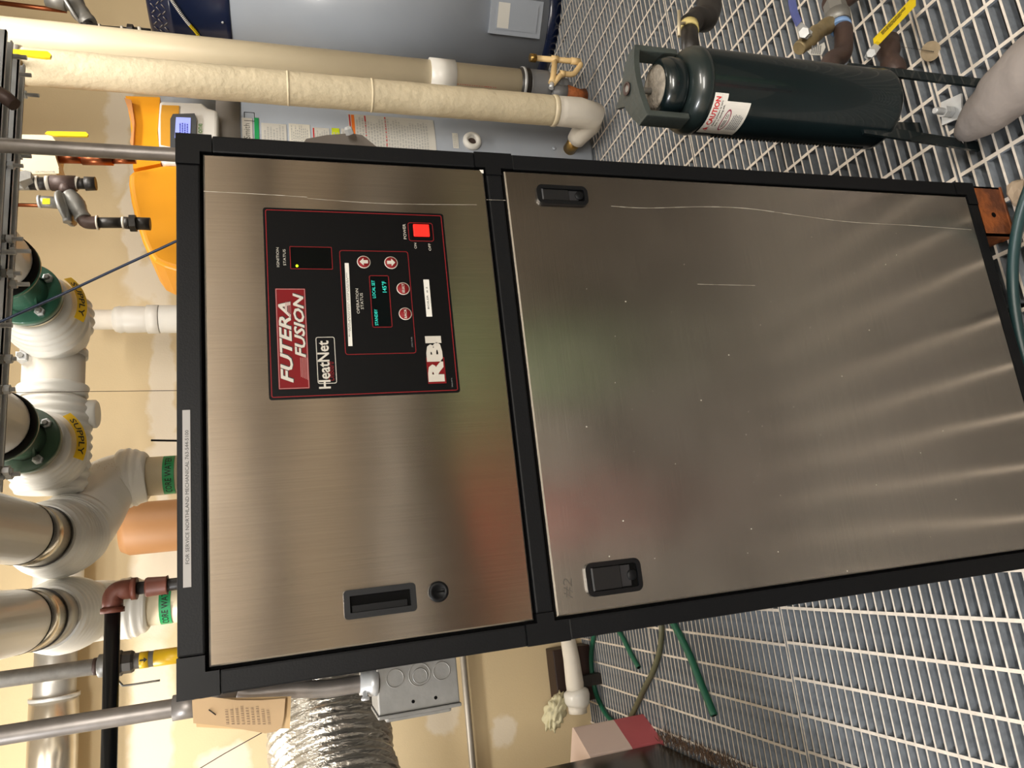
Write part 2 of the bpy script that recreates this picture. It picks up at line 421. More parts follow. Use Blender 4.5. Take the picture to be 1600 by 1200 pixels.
def corner(xs, zs, xo, zo, xi, zi):   # L-shaped corner block
    P = [(xo, zo), (xo + xs * CT, zo), (xo + xs * CT, zi), (xi, zi), (xi, zo + zs * CT), (xo, zo + zs * CT)]
    obj('corner_block', MB().prism([(x, -.0012, z) for x, z in P], (0, .036, 0)), black_plastic, boiler)
corner(1, -1, -E1, ZT + E1, ix0, ZU1 + g); corner(-1, -1, BW + E1, ZT + E1, ix1, ZU1 + g)
corner(1, 1, -E1, ZB - E1, ix0, ZL0 - g); corner(-1, 1, BW + E1, ZB - E1, ix1, ZL0 - g)
for s, xo, xi in ((1, -E1, ix0), (-1, BW + E1, ix1)):
    P = [(xo, TD), (xi, TD), (xi, ZL1 + g), (xi + s * .012, ZL1 + g), (xi + s * .012, ZU0 - g), (xi, ZU0 - g), (xi, TU), (xo, TU)]
    obj('tee_block', MB().prism([(x, -.0012, z) for x, z in P], (0, .036, 0)), black_plastic, boiler)
st_up = brushed('stainless_upper', True, '#bdb5ac', .22); st_lo = brushed('stainless_lower', False, '#b4ada4', .21)
edge_m = mat('folded_steel_edge', '#cfc8bd', .3, 1)
def door(name, x0, x1, z0, z1, m):
    mb = MB(); y = -.0015; e = .0022
    mb.add([(x0 + e, y, z0 + e), (x1 - e, y, z0 + e), (x1 - e, y, z1 - e), (x0 + e, y, z1 - e)], [(0, 1, 2, 3)], 0)
    mb.add([(x0 + e, y, z0 + e), (x1 - e, y, z0 + e), (x1 - e, y, z1 - e), (x0 + e, y, z1 - e), (x0, y + e, z0), (x1, y + e, z0), (x1, y + e, z1), (x0, y + e, z1),
            (x0, .012, z0), (x1, .012, z0), (x1, .012, z1), (x0, .012, z1)],
           [(0, 4, 5, 1), (1, 5, 6, 2), (2, 6, 7, 3), (3, 7, 4, 0), (4, 8, 9, 5), (5, 9, 10, 6), (6, 10, 11, 7), (7, 11, 8, 4), (8, 11, 10, 9)], 1)
    o = obj(name, mb, [m, edge_m], boiler); uvxz(o); return o
ud = door('upper_door', X0, X1, ZU0, ZU1, st_up); ud['label'] = 'upper brushed steel door carrying the control panel'
ld = door('lower_door', X0, X1, ZL0, ZL1, st_lo); ld['label'] = 'lower brushed steel door with two black latches'
YD = -.0015
# recessed pull handle
hp = [at(x, y, y=YD) for x, y in ((536, 924), (649, 909), (650, 955), (538, 968))]
hx0 = (hp[2].x + hp[3].x) / 2; hx1 = (hp[0].x + hp[1].x) / 2; hz1 = (hp[0].z + hp[3].z) / 2; hz0 = (hp[1].z + hp[2].z) / 2
hm = MB(); hm.ring(hx0, hx1, hz0, hz1, .005, .0075, YD - .006, YD)
ph = obj('pull_handle', hm, mat('handle_black', '#18191b', .5, spec=.25), boiler, label='black recessed pull handle on the upper door')
obj('finger_well', MB().rrect(hx0 + .006, hx1 - .006, hz0 + .006, hz1 - .006, .004, YD - .0012, YD - .0006), gap_black, ph)
obj('inner_lip', MB().box(hx0 + .008, hx0 + .016, YD - .004, YD - .001, hz0 + .012, hz1 - .01), black_plastic, ph)
lc = at(684.5, 924.5, y=YD)
lk = obj('door_lock', MB().lathe([(.0135, 0), (.0135, -.004), (.0125, -.006), (.0085, -.006), (.008, -.005), (0, -.005)], lc, (0, 1, 0), 32), black_plastic, boiler, label='round black quarter-turn lock')
obj('key_slot', MB().box(lc.x - .001, lc.x + .001, lc.y - .0066, lc.y - .005, lc.z - .007, lc.z + .007), gap_black, lk)
# slide latches
def latch(bl, tr, lab):
    a = at(*bl, y=YD); b = at(*tr, y=YD); x0, x1, z0, z1 = min(a.x, b.x), max(a.x, b.x), min(a.z, b.z), max(a.z, b.z)
    o = obj('slide_latch', MB().ring(x0, x1, z0, z1, .010, .0065, YD - .0055, YD), mat('latch_black', '#0e0f11', .3), boiler, label=lab)
    w = .0065
    obj('latch_well', MB().rrect(x0 + w * .9, x1 - w * .9, z0 + w * .9, z1 - w * .9, .004, YD - .001, YD - .0004), gap_black, o)
    zm = z0 + (z1 - z0) * .37
    obj('lever', MB().bbox(x0 + w + .001, x1 - w - .001, YD - .0045, YD - .001, zm + .001, z1 - w - .002, .0012), mat('latch_lever', '#1a1a1b', .35), o)
    obj('lever_edge', MB().box(x0 + w + .001, x1 - w - .001, YD - .005, YD - .001, z1 - w - .0045, z1 - w - .002), mat('latch_grey', '#4a4b4d', .35), o)
    cx = (x0 + x1) / 2; cz = z0 + w + .0085
    obj('thumb_saddle', MB().box(x0 + w + .002, x1 - w - .002, YD - .003, YD - .001, cz + .002, zm), mat('latch_dark', '#2a2a2c', .3), o)
    obj('thumb_button', MB().lathe([(.0075, 0), (.0075, -.0035), (.0065, -.0045), (0, -.0045)], (cx, YD - .001, cz), (0, 1, 0), 24), black_plastic, o)
latch((1004, 922), (911, 881), 'black slide latch at the left edge of the lower door')
latch((919, 323), (835.5, 290), 'black slide latch at the right edge of the lower door')

# control panel
pc = [at(x, y, y=YD) for x, y in ((421, 627), (410, 325), (717, 612), (694, 334))]
px0 = (pc[0].x + pc[2].x) / 2; px1 = (pc[1].x + pc[3].x) / 2; pz1 = (pc[0].z + pc[1].z) / 2; pz0 = (pc[2].z + pc[3].z) / 2
YP = YD - .0008
panel = obj('control_panel', MB().rrect(px0, px1, pz0, pz1, .004, YP, YD), mat('overlay_black', '#060607', .5, spec=.12, var=.05), boiler, label='black control overlay with red outline and white lettering')
def frame_line(name, x0, x1, z0, z1, r, w, m=red_ink, parent=panel, y=YP): return obj(name, MB().ring(x0, x1, z0, z1, r, w, y - .0003, y), m, parent)
frame_line('red_border', px0 + .003, px1 - .003, pz0 + .003, pz1 - .003, .003, .0012)
def C3(cx, cy): return at(400 + cx / 3.636, 310 + cy / 3.636, y=YP)
def prect(ax, ay, bx, by):      # rectangle through two opposite corners read in the panel's close-up
    a, b = C3(ax, ay), C3(bx, by); return min(a.x, b.x), max(a.x, b.x), min(a.z, b.z), max(a.z, b.z)
def ptext(name, s, bl, br, cap, m=white_ink, bold=0, shear=0, parent=panel, dy=.0004):
    """bl, br: baseline ends in the close-up; cap: letter height in close-up pixels (towards the left of the picture)"""
    a = C3(*bl); b = C3(*br); c = C3(bl[0] - cap, bl[1]); h = c.z - a.z; z = (a.z + b.z) / 2
    return text(name, s, lambda u, v: Vector((a.x + (b.x - a.x) * u, YP - dy, z + h * v)), m, parent, bold, shear)
# logo block, top left
x0, x1, z0, z1 = prect(306, 1080, 108, 512)
lg = obj('badge', MB().rrect(x0, x1, z0, z1, .001, YP - .0004, YP), mat('badge_red', '#6c1014', .5, spec=.15), panel, label='dark red name badge with white slanted letters')
frame_line('badge_outline', x0 + .0006, x1 - .0006, z0 + .0006, z1 - .0006, .0005, .0009, mat('pink_line', '#a06a68', .5), panel, YP - .0004)
for off, m_, d in ((.0011, black_ink, .0006), (0, white_ink, .0009)):
    def sh(bl, br, s, cap):
        a = C3(*bl); b = C3(*br); c = C3(bl[0] - cap, bl[1]); h = c.z - a.z; z = (a.z + b.z) / 2
        text('badge_lettering', s, lambda u, v: Vector((a.x + (b.x - a.x) * u + off, YP - d, z + h * v - off)), m_, panel, .025, .28)
    sh((213, 1048), (196, 588), 'FUTERA', 72); sh((286, 905), (266, 540), 'FUSION', 62)
sl = MB()
for i in range(5):
    a = C3(252 + i * 9, 905); b = C3(258 + i * 9, 1015 + i * 4); sl.box(b.x, a.x, YP - .0007, YP - .0005, (a.z + b.z) / 2 - .0004, (a.z + b.z) / 2 + .0004)
    a = C3(170 + i * 7, 590); b = C3(168 + i * 7, 640 + i * 10); sl.box(b.x, a.x, YP - .0012, YP - .001, (a.z + b.z) / 2 - .0003, (a.z + b.z) / 2 + .0003)
obj('speed_lines', sl, mat('pink_line', '#a06a68', .5), panel)
# small white outlined logo
x0, x1, z0, z1 = prect(462, 1075, 338, 788)
frame_line('logo_outline', x0 + .006, x1, z0, z1, .003, .0009, white_ink)
ptext('logo_lettering', 'HeatNet', (420, 1080), (418, 808), 68, bold=.02)
ptext('logo_script', 'OnBoard', (446, 1035), (440, 925), 34, m=red_ink, shear=.3)
# RBI mark
x0, x1, z0, z1 = prect(1082, 1050, 958, 905)
obj('mark_block', MB().box(x0, x1, YP - .0004, YP, z0, z1 - .002), mat('badge_red', '#6c1014', .5, spec=.15), panel)
ptext('mark_lettering', 'RBI', (1072, 1040), (1050, 782), 92, bold=.06, dy=.0007)
ptext('caption', 'IGNITION', (132, 390), (130, 280), 15); ptext('caption', 'STATUS', (170, 382), (168, 290), 15)
ptext('caption', 'OPERATION', (588, 655), (582, 513), 16); ptext('caption', 'STATUS', (610, 630), (608, 538), 16)
ptext('caption', 'POWER', (853, 232), (851, 146), 16); ptext('caption', 'ON', (913, 286), (912, 254), 14); ptext('caption', 'OFF', (994, 298), (993, 256), 14)
ptext('caption', '5962-0166', (890, 845), (888, 788), 7, grey_ink); ptext('caption', '5962-0976', (1118, 1072), (1115, 1020), 7, grey_ink)
x0, x1, z0, z1 = prect(437, 404, 190, 272)
frame_line('ignition_window_frame', x0, x1, z0, z1, .001, .0009)
obj('ignition_window', MB().box(x0 + .001, x1 - .001, YP - .0003, YP, z0 + .001, z1 - .001), mat('window_black', '#020404', .3, spec=.12), panel)
c = C3(233, 384)
obj('indicator_light', MB().lathe([(.0018, 0), (.0016, -.0008), (0, -.0012)], c + Vector((0, -.0002, 0)), (0, 1, 0), 12), mat('green_led', '#c8f020', .3, emit='#b8f000', es=2.5), panel, label='small lit yellow-green indicator')
x0, x1, z0, z1 = prect(912, 882, 472, 294)
frame_line('display_border', x0 + .0006, x1, z0, z1, .004, .001)
x0, x1, z0, z1 = prect(776, 733, 641, 437)
frame_line('display_frame', x0, x1, z0, z1, .0028, .0011)
obj('display_screen', MB().box(x0 + .0012, x1 - .0012, YP - .0003, YP, z0 + .0012, z1 - .0012), mat('display_black', '#020708', .3, spec=.12), panel)
cy = mat('display_glow', '#30d0c0', .4, emit='#28c8b8', es=.22)
ptext('display_text', 'STANDBY', (694, 722), (690, 630), 18, cy); ptext('display_text', 'LOCAL SET', (680, 566), (674, 466), 18, cy); ptext('display_text', '145\u00b0F', (742, 534), (738, 472), 24, cy)
for n, (cx, cy2, s) in enumerate(((612, 362, 'up'), (767, 366, 'down'), (836, 513, 'SELECT'), (848, 656, 'BACK'))):
    c = C3(cx, cy2); r = C3(cx, cy2 - 35).x - c.x
    bt = obj('button_ring', MB().lathe([(r, 0), (r, -.0005), (r * .9, -.0006)], c, (0, 1, 0), 28), white_ink, panel)
    obj('button', MB().lathe([(r * .9, 0), (r * .88, -.0009), (0, -.0011)], c, (0, 1, 0), 28), red_ink, panel)
    if s in ('up', 'down'):
        k = r * .62 * (1 if s == 'up' else -1); A = [(0, k), (-k, .05 * k), (-.42 * k, .05 * k), (-.42 * k, -k), (.42 * k, -k), (.42 * k, .05 * k), (k, .05 * k)]
        if s == 'down': A = A[::-1]
        obj('arrow', MB().prism([(c.x + a, c.y - .0016, c.z + b) for a, b in A], (0, .0003, 0)), white_ink, panel)
    else: text('button_caption', s, lambda u, v: Vector((c.x + (u - .5) * r * 1.5, c.y - .0014, c.z + (v - .5) * r * .38)), white_ink, panel, .02)
def sticker(name, a, b, lines_, lab, cap, ang=0):
    x0, x1, z0, z1 = prect(*a, *b); cx, cz = (x0 + x1) / 2, (z0 + z1) / 2
    R = lambda x, z: (cx + (x - cx) * math.cos(ang) - (z - cz) * math.sin(ang), cz + (x - cx) * math.sin(ang) + (z - cz) * math.cos(ang))
    o = obj(name, MB().prism([(R(x, z)[0], YP - .0006, R(x, z)[1]) for x, z in ((x0, z0), (x1, z0), (x1, z1), (x0, z1))], (0, .0004, 0)), paper, panel, label=lab)
    for s, u0, u1, v0, v1 in lines_:
        def f(u, v):
            x, z = R(x0 + (x1 - x0) * (u0 + (u1 - u0) * u), z0 + (z1 - z0) * (v0 + (v1 - v0) * v)); return Vector((x, YP - .0008, z))
        text('sticker_text', s, f, black_ink, panel, .01)
sticker('label_strip', (552, 839), (500, 368), [('BOILER SETPOINT CONTROLLED', .11, .88, .55, .8), ('FROM BAS DO NOT ADJUST', .18, .82, .2, .45)], 'white label strip with black capitals above the display', 0, -.015)
sticker('label_strip', (1001, 672), (950, 462), [('BOILER  # 2', .2, .8, .36, .68)], 'short white label reading BOILER # 2', 0, .0)
x0, x1, z0, z1 = prect(1012, 246, 860, 136)
frame_line('switch_frame', x0, x1, z0, z1, .004, .001)
obj('switch_bezel', MB().rrect(x0 + .003, x1 - .003, z0 + .002, z1 - .004, .001, YP - .0012, YP), gap_black, panel)
x0, x1, z0, z1 = prect(986, 222, 890, 152)
obj('rocker_switch', MB().bbox(x0, x1, YP - .004, YP - .001, z0, z1, .0012), mat('lit_red', '#ff2a22', .3, emit='#ff1a14', es=.35), panel, label='lit red rocker power switch')

# service strip on the top rail, scribbles, scratches
a = at(299, 917, y=-.0003); b = at(285, 641, y=-.0003)
sv = obj('service_label', MB().box(a.x, b.x, -.0008, -.0002, a.z, b.z), mat('label_grey', '#989592', .5, var=.02), boiler, label='long pale label with service phone number')
f = facemap(a.x, b.x, a.z, b.z, -.001)
text('service_lettering', 'FOR SERVICE NORTHLAND MECHANICAL 763-544-5100', fsub(f, .125, .88, .22, .68), black_ink, sv)
ink = mat('pencil_mark', '#4a443c', .6)
f = pxmap((895, 935), (895, 904), (880, 935), y=YD - .0004)
text('handwritten_mark', '#2', f, ink, boiler, -.012, .15)
scr = MB()
def scratch(pts, w=.0005):
    P = [at(x, y, y=YD - .0003) for x, y in pts]; P = smooth_path(P, 6)
    for p, q in zip(P, P[1:]):
        d = (q - p).normalized(); n_ = Vector((-d.z, 0, d.x)) * w * random.uniform(.4, 1.3)
        scr.add([p + n_, q + n_, q - n_, p - n_], [(0, 1, 2, 3)])
scratch([(955, 322), (1010, 325), (1100, 323), (1170, 326), (1250, 337), (1330, 347), (1420, 352), (1518, 359)], .0006)
scratch([(318, 299), (400, 303), (480, 308)], .0003); scratch([(480, 310), (600, 318), (745, 320)], .0003)
scratch([(1090, 444), (1130, 445), (1180, 446)], .0003); scratch([(760, 312), (790, 313)], .0004)
obj('scratches', scr, mat('scratch_bright', '#c9c2b6', .5, .6), boiler, kind='stuff')
sp = MB()
for i in range(70):
    x = random.uniform(900, 1500); y = random.uniform(330, 900); c = at(x, y, y=YD - .0003); r = random.choice((.0004, .0006, .0006, .0011))
    sp.add([c + Vector((r * math.cos(k), 0, r * math.sin(k) * 1.2)) for k in (0, 1.2, 2.5, 3.8, 5)], [(0, 1, 2, 3, 4)])
obj('paint_specks', sp, mat('speck_pale', '#b5afa2', .6), boiler, kind='stuff')
c = at(753.5, 268, y=YD - .0004)
obj('chipped_corner', MB().prism([(c.x + .003, c.y, c.z - .002), (c.x + .003, c.y, c.z + .004), (c.x - .003, c.y, c.z + .001), (c.x - .003, c.y, c.z - .002)], (0, .0003, 0)), paper, boiler)
# rusty channel feet
for fx0, fx1, fy in ((.634, .742, 0), (.003, .111, 0), (.634, .742, 1.15), (.003, .111, 1.15)):
    mb = MB(); t = .005; zt = ZB - .002
    if fy == 0:
        zc, xc, r = .042, fx0 + .035, .005; A = [(fx0, 0), (fx1, 0), (fx1, zt), (fx0, zt)]
        mb.box(fx0, fx1, .004, .004 + t, 0, zt)
        mb.box(fx0 - .002, fx1, .001, .03, 0, .004); mb.box(fx1 - .004, fx1, .004, .09, 0, zt); mb.box(fx0, fx0 + .004, .004, .09, 0, zt)
        mb.box(fx0, fx1, .004, .09, zt - .004, zt)
    else: mb.box(fx0, fx1, 1.15, 1.24, 0, zt)
    ft = obj('foot', mb, rust, boiler, label='rusty steel channel foot' if fx0 > .5 and fy == 0 else None)
    if fy == 0: obj('bolt_hole', MB().lathe([(.0055, 0), (.0055, -.0006)], (fx0 + .045, .0035, .04), (0, 1, 0), 14), gap_black, ft)
# casting on the right flank of the boiler
c = at(530, 212, y=.25)
mb = MB(); P = [at(x, y, y=.22) for x, y in ((470, 232), (478, 217), (510, 211), (548, 208), (566, 211), (592, 232), (560, 250), (490, 250))]
mb.prism(P, (0, .09, 0), smooth=False)
fl = obj('flue_damper_arm', mb, mat('dull_grey_metal', '#6d6660', .5, .4), boiler)
c = at(547, 210, y=.2); obj('arm_bolt', MB().lathe([(.008, 0), (.008, .01), (.005, .014)], c, (.6, -.5, .3), 6, smooth=False), zinc, fl)

# ================================================================ green pot feeder vessel on the right
VX, VY, VR = .937, .05, .0775
ve = thing('pot_feeder', 'dark green cylindrical pot feeder vessel with caution sticker standing on flat-bar legs', 'vessel', (VX, VY, 0))
vb = obj('vessel_body', MB().lathe([(.03, .205), (VR - .025, .208), (VR - .006, .222), (VR + .002, .232), (VR + .002, .24), (VR, .245), (VR, .662), (VR - .001, .664)], (VX, VY, 0), n=64), vessel, ve)
obj('vessel_head', MB().lathe([(VR, .6605), (VR + .002, .663), (VR + .002, .670), (VR - .001, .679), (VR - .007, .688), (VR - .018, .6945), (.045, .697), (.0, .698)], (VX, VY, 0), n=64), mat('vessel_head_paint', '#1b2424', .3, 0, var=.1, vs=10, coat=.4), ve)
sm = MB()
for i in range(46):
    z = .25 + i * .008; a = 2.75; sm.bbox(VX + VR * math.cos(a) - .003, VX + VR * math.cos(a) + .002, VY + VR * math.sin(a) - .003, VY + VR * math.sin(a) + .003, z, z + .005, .001)
obj('weld_seam', sm, vessel, ve, kind='stuff')
# closure: lid held under an arched cast yoke
obj('lid', MB().lathe([(.052, .697), (.056, .704), (.056, .722), (.051, .736), (.043, .740)], (VX, VY, 0), n=40, caps=True), vessel, ve)
obj('lid_top', MB().lathe([(.043, .7395), (.03, .742), (0, .743)], (VX, VY, 0), n=40), mat('lid_patina', '#8d8579', .8, var=.3, vs=60, bump=.4, bs=160), ve)
yk = MB(); n = 16; vs = []; fs = []; HWK = .074
for i in range(n + 1):
    t = i / n * 2 - 1; x = VX + t * HWK; z = .792 - .014 * t * t
    yb = VY + .012 + .030 * (1 - abs(t) ** 1.4) + .030 * max(0, 1 - abs(t) * 4.5); yf = VY - .020 - .006 * (1 - t * t)
    d = .012 * (1 - abs(t))
    vs += [(x, yf, z), (x, yb, z - d * .4), (x, yb, z - .009 - d * .4), (x, yf, z - .011)]
for i in range(n):
    for k in range(4): fs.append((4 * i + k, 4 * i + (k + 1) % 4, 4 * i + 4 + (k + 1) % 4, 4 * i + 4 + k))
fs += [(0, 1, 2, 3), (4 * n + 3, 4 * n + 2, 4 * n + 1, 4 * n)]
yk.add(vs, fs)
for q in (-1, 1): yk.bbox(VX + q * (HWK - .005) - .006, VX + q * (HWK - .005) + .006, VY - .021, VY + .014, .690, .779, .003)
obj('yoke', yk, vessel_lt, ve, label='cast yoke arching over the lid')
obj('yoke_screw_socket', MB().lathe([(.0125, .7925), (.0125, .7945), (.0095, .7945), (.009, .788)], (VX, VY + .010, 0), n=24), brown_iron, ve)
obj('yoke_screw', MB().tube([(VX, VY + .010, .741), (VX, VY + .010, .793)], .006, 12), steel_grey, ve)
def leg(pa, pb, w, t=.006):
    a, b = Vector(pa), Vector(pb); d = (b - a).normalized(); side = d.cross(Vector((0, 1, 0))).normalized() * w / 2; q = Vector((0, t, 0))
    obj('leg', MB().prism([a - side, a + side, b + side, b - side], q), vessel, ve)
l1 = at(1530, 228, z=.004); l2 = at(1560, 132, z=.004); l3 = at(1476, 176, z=.004)
leg((VX - VR + .008, VY - .03, .30), l1, .022); leg((VX + VR - .006, VY - .032, .30), l2, .020); leg((VX + .012, VY + VR - .002, .25), (VX + .03, VY + VR + .004, .004), .026)
obj('drain_boss', MB().lathe([(.022, .17), (.022, .212)], (VX + .005, VY + .03, 0), n=20), brown_iron, ve)
bp = at(1487, 172, z=.006)
obj('foot_plate', MB().prism([bp + Vector(v) for v in ((-.03, -.018, -.004), (.02, -.03, -.004), (.032, .018, -.004), (-.018, .03, -.004))], (0, 0, .005)), zinc, ve)
nb = bp + Vector((-.004, .002, 0))
nu = obj('anchor_nut', MB().lathe([(.0125, .002), (.0125, .014)], nb, n=6, smooth=False).lathe([(.0125, .015), (.0125, .024)], nb, n=6, smooth=False), zinc, ve)
obj('anchor_stud', MB().lathe([(.0075, 0), (.0075, .045), (.006, .048)], nb, n=16), zinc, ve)
# caution sticker wrapped on the shell
def vmap(px0, px1, py0, py1): pass
def cyl(cx, cy, r, a0, a1, z0, z1): return lambda u, v: Vector((cx + r * math.cos(a0 + (a1 - a0) * u), cy + r * math.sin(a0 + (a1 - a0) * u), z0 + (z1 - z0) * v))
def ang(p, cx, cy): return math.atan2(p.y - cy, p.x - cx) % (2 * PI)
ca0 = ang(cylhit(1085, 205, VX, VY, VR), VX, VY) - .02; ca1 = ang(cylhit(1107, 143, VX, VY, VR), VX, VY); ca2 = ang(cylhit(1140, 158, VX, VY, VR), VX, VY)
zt = min(cylhit(1107, 143, VX, VY, VR).z, .657); zm = cylhit(1139, 146, VX, VY, VR).z; zb = cylhit(1174, 160, VX, VY, VR).z
f1 = cyl(VX, VY, VR + .0006, ca0, ca1, zm, zt); f2 = cyl(VX, VY, VR + .0006, ca0, ca2, zb, zm)
mb = MB(); quad(f1, 0, 1, 0, 1, mb, 0, 14); quad(f2, 0, 1, 0, 1.02, mb, 0, 14)
cs = obj('caution_sticker', mb, mat('sticker_cream', '#d9d5cd', .45, var=.03), ve, label='white caution sticker with red lettering and oval logo')
g1 = cyl(VX, VY, VR + .0011, ca0, ca1, zm, zt); g2 = cyl(VX, VY, VR + .0011, ca0, ca2, zb, zm)
text('caution_lettering', 'CAUTION', fsub(g1, .3, .93, .5, .88), red_bright, cs, .03)
text('sticker_text', 'Reduce pressure to zero', fsub(g1, .28, .86, .24, .42), black_ink, cs, .01)
text('sticker_text', 'prior to opening unit.', fsub(g1, .28, .78, .03, .20), black_ink, cs, .01)
mb = MB(); quad(g1, 0.1, .98, .455, .465, mb, 0, 8); obj('rule_line', mb, grey_ink, cs)
mb = MB(); tri = [g1(.10, .5), g1(.24, .5), g1(.17, .85)]; mb.add(tri, [(0, 1, 2)]); obj('warning_triangle', mb, red_bright, cs)
mb = MB(); tri = [g1(.135, .56), g1(.165, .56), g1(.165, .72), g1(.155, .72)]; mb.add([t + (t - Vector((VX, VY, t.z))).normalized() * .0006 for t in tri], [(0, 1, 2, 3)]); obj('triangle_inset', mb, paper, cs)
mb = MB(); N = 30
for rr, w in ((1, .86), ):
    vs = []
    for k in (1, w):
        for i in range(N): a = 2 * PI * i / N; vs.append(g2(.5 + .32 * k * math.cos(a), .78 + .15 * k * (1 if k == 1 else .9) * math.sin(a)))
    mb.add(vs, [(i, (i + 1) % N, N + (i + 1) % N, N + i) for i in range(N)])
obj('oval_outline', mb, mat('maroon_ink', '#8d3b50', .5), cs)
text('oval_lettering', 'VESSEL CO.', fsub(g2, .3, .7, .72, .84), black_ink, cs, .01)
mb = MB(); lines(fsub(g2, .2, .75, .06, .6), 6, mb); obj('fine_print', mb, grey_ink, cs, kind='stuff')
# piping at the back of the vessel
def T(x, y, z): return Vector((x, y, z))
# each fitting run is set at a true depth behind the vessel
def run(name, pts, r, m, parent, bendr=.03, n=18, **k):
    return obj(name, MB().tube(bend(pts, bendr), r, n), m, parent, **k)
YB = .14
up = thing('inlet_piping', 'dark iron inlet pipe with yellow thread tape rising from the top of the green vessel', 'pipe', (VX + .1, VY + .1, .6))
a = at(1080, 92, y=.07); b = at(1076, 33, y=.10); c_ = at(1100, 30, y=.12); d = at(1108, 10, y=.15); e = at(1100, -60, y=.3)
obj('nipple', MB().tube([a, b], [.0175, .0175], 18), iron, up)
obj('thread_tape_band', MB().tube([a.lerp(b, .72), a.lerp(b, .88)], .0195, 18), mat('yellow_thread_tape', '#c9b878', .6), up)
obj('elbow', MB().tube(smooth_path([a.lerp(b, .9), at(1088, 30, y=.11), c_, d, at(1106, -15, y=.18)], 6), [.021] * 6 + [.024] * 6 + [.027] * 13, 20), iron, up)
obj('vent_pin', MB().tube([at(1061, 17, y=.05), at(1061, 57, y=.05)], [.0035, .0035], 10), mat('pale_metal', '#b9ad93', .5, .5), up)
obj('vent_stem', MB().tube([at(1061, 37, y=.05), at(1072, 36, y=.09)], .003, 8), mat('pale_metal', '#b9ad93', .5, .5), up)
op = thing('outlet_piping', 'brown pipe elbow and union with blue-handled valve behind the green vessel', 'pipe', (VX + .15, VY + .12, .3))
y1 = .10
P = [at(1292, 112, y=y1 - .02), at(1300, 94, y=y1), at(1316, 84, y=y1 + .01), at(1318, 50, y=y1 + .02), at(1310, 30, y=y1 + .03)]
obj('pipe_elbow', MB().tube(smooth_path(P, 6), .020, 20), brown_iron, op)
obj('blue_tape', MB().tube([at(1314, 45, y=y1 + .024), at(1313, 39, y=y1 + .026)], .0235, 20), mat('blue_tape', '#7d9fd0', .5), op)
obj('union_ring', MB().tube([at(1312, 38, y=y1 + .03), at(1308, 22, y=y1 + .033)], [.026, .028], 24), steel_grey, op)
obj('union_nut', MB().tube([at(1308, 22, y=y1 + .033), at(1303, 4, y=y1 + .035)], [.026, .024], 6, smooth=False), steel_grey, op)
obj('tee_branch', MB().tube([at(1300, 8, y=y1 + .04), at(1345, -25, y=y1 + .04)], [.026, .03], 18), brown_iron, op)
obj('valve_body', MB().tube(smooth_path([at(1248, 76, y=y1 + .02), at(1262, 64, y=y1 + .02), at(1275, 52, y=y1 + .03), at(1290, 42, y=y1 + .035), at(1303, 34, y=y1 + .04)], 4), [.014, .016, .015, .017, .019, .019, .017, .018, .019, .017, .016, .018, .019, .019, .017, .016, .016], 14), mat('weathered_brass', '#9a8a68', .55, .6, var=.25, vs=30), op)
obj('valve_nut', MB().tube([at(1256, 51, y=y1 - .02), at(1262, 55, y=y1 + .01)], .011, 6, smooth=False), zinc, op)
obj('handle_arm', MB().prism([at(x, y, y=y1 - .012) for x, y in ((1245, 42), (1252, 34), (1270, 50), (1262, 60), (1252, 58))], (0, .003, 0)), zinc, op)
obj('blue_handle', MB().prism([at(x, y, y=y1 - .016) for x, y in ((1233, -12), (1241, -12), (1247, 18), (1253, 32), (1246, 40), (1238, 22), (1234, 5))], (0, .005, 0)), mat('blue_vinyl', '#5a64a0', .5), op)
pt = MB(); pt.prism([at(x, y, y=y1 + .0) for x, y in ((1262, 80), (1288, 66), (1290, 74), (1284, 86), (1268, 86))], (0, .0015, 0)); o = obj('hanging_tag', pt, paper, op)
mb = MB(); lines(pxmap((1284, 86), (1286, 68), (1265, 84), y=y1 - .001), 5, mb); obj('tag_print', mb, grey_ink, o, kind='stuff')
yl = thing('drain_valve', 'drain valve with long yellow lever beside the base of the green vessel', 'valve', (VX + .12, VY + .1, .2))
obj('valve_body', MB().tube(smooth_path([at(1392, 62, y=.10), at(1388, 78, y=.08), at(1392, 98, y=.07), at(1400, 118, y=.06)], 5), [.018, .02, .02, .022, .024, .025, .024, .022, .02, .02, .022, .025, .026, .026, .022, .02], 14), brown_iron, yl)
obj('lever_arm', MB().prism([at(x, y, y=.045) for x, y in ((1352, 88), (1358, 76), (1369, 66), (1376, 74), (1366, 88), (1358, 94))], (0, .003, 0)), zinc, yl)
obj('lever_nut', MB().tube([at(1361, 83, y=.03), at(1361, 83, y=.05)], .009, 6, smooth=False), zinc, yl)
yh = obj('lever_grip', MB().prism([at(x, y, y=.038) for x, y in ((1369, 56), (1424, -3), (1431, -2), (1431, 9), (1376, 67), (1370, 64))], (0, .009, 0)), yellow, yl, label='yellow vinyl lever grip with dark print')
mb = MB(); lines(pxmap((1377, 58), (1420, 12), (1373, 53), y=.037), 3, mb, words=6, fill=.9); obj('grip_print', mb, black_ink, yh, kind='stuff')
tg = thing('brass_tag', 'round worn brass tag with beaded chain lying on the grating', 'tag', at(1454, 80, z=.004))
c = at(1454, 80, z=.016)
ca, cb = ray(1454, 80), None
obj('disc', MB().lathe([(.021, -.001), (.021, .001)], c, (-.55, -.75, .35), 28), mat('worn_tag', '#a8977c', .6, .2, var=.15, vs=50), tg)
ch = MB(); A, B = at(1400, 72, z=.10), c + Vector((-.006, -.006, .0))
for i in range(26): p = A.lerp(B, i / 25); p.z -= .012 * math.sin(PI * i / 25); ch.lathe([(.0001, -.0013), (.0013, 0), (.0001, .0013)], p, n=6, caps=False)
obj('bead_chain', ch, iron, tg, kind='stuff')
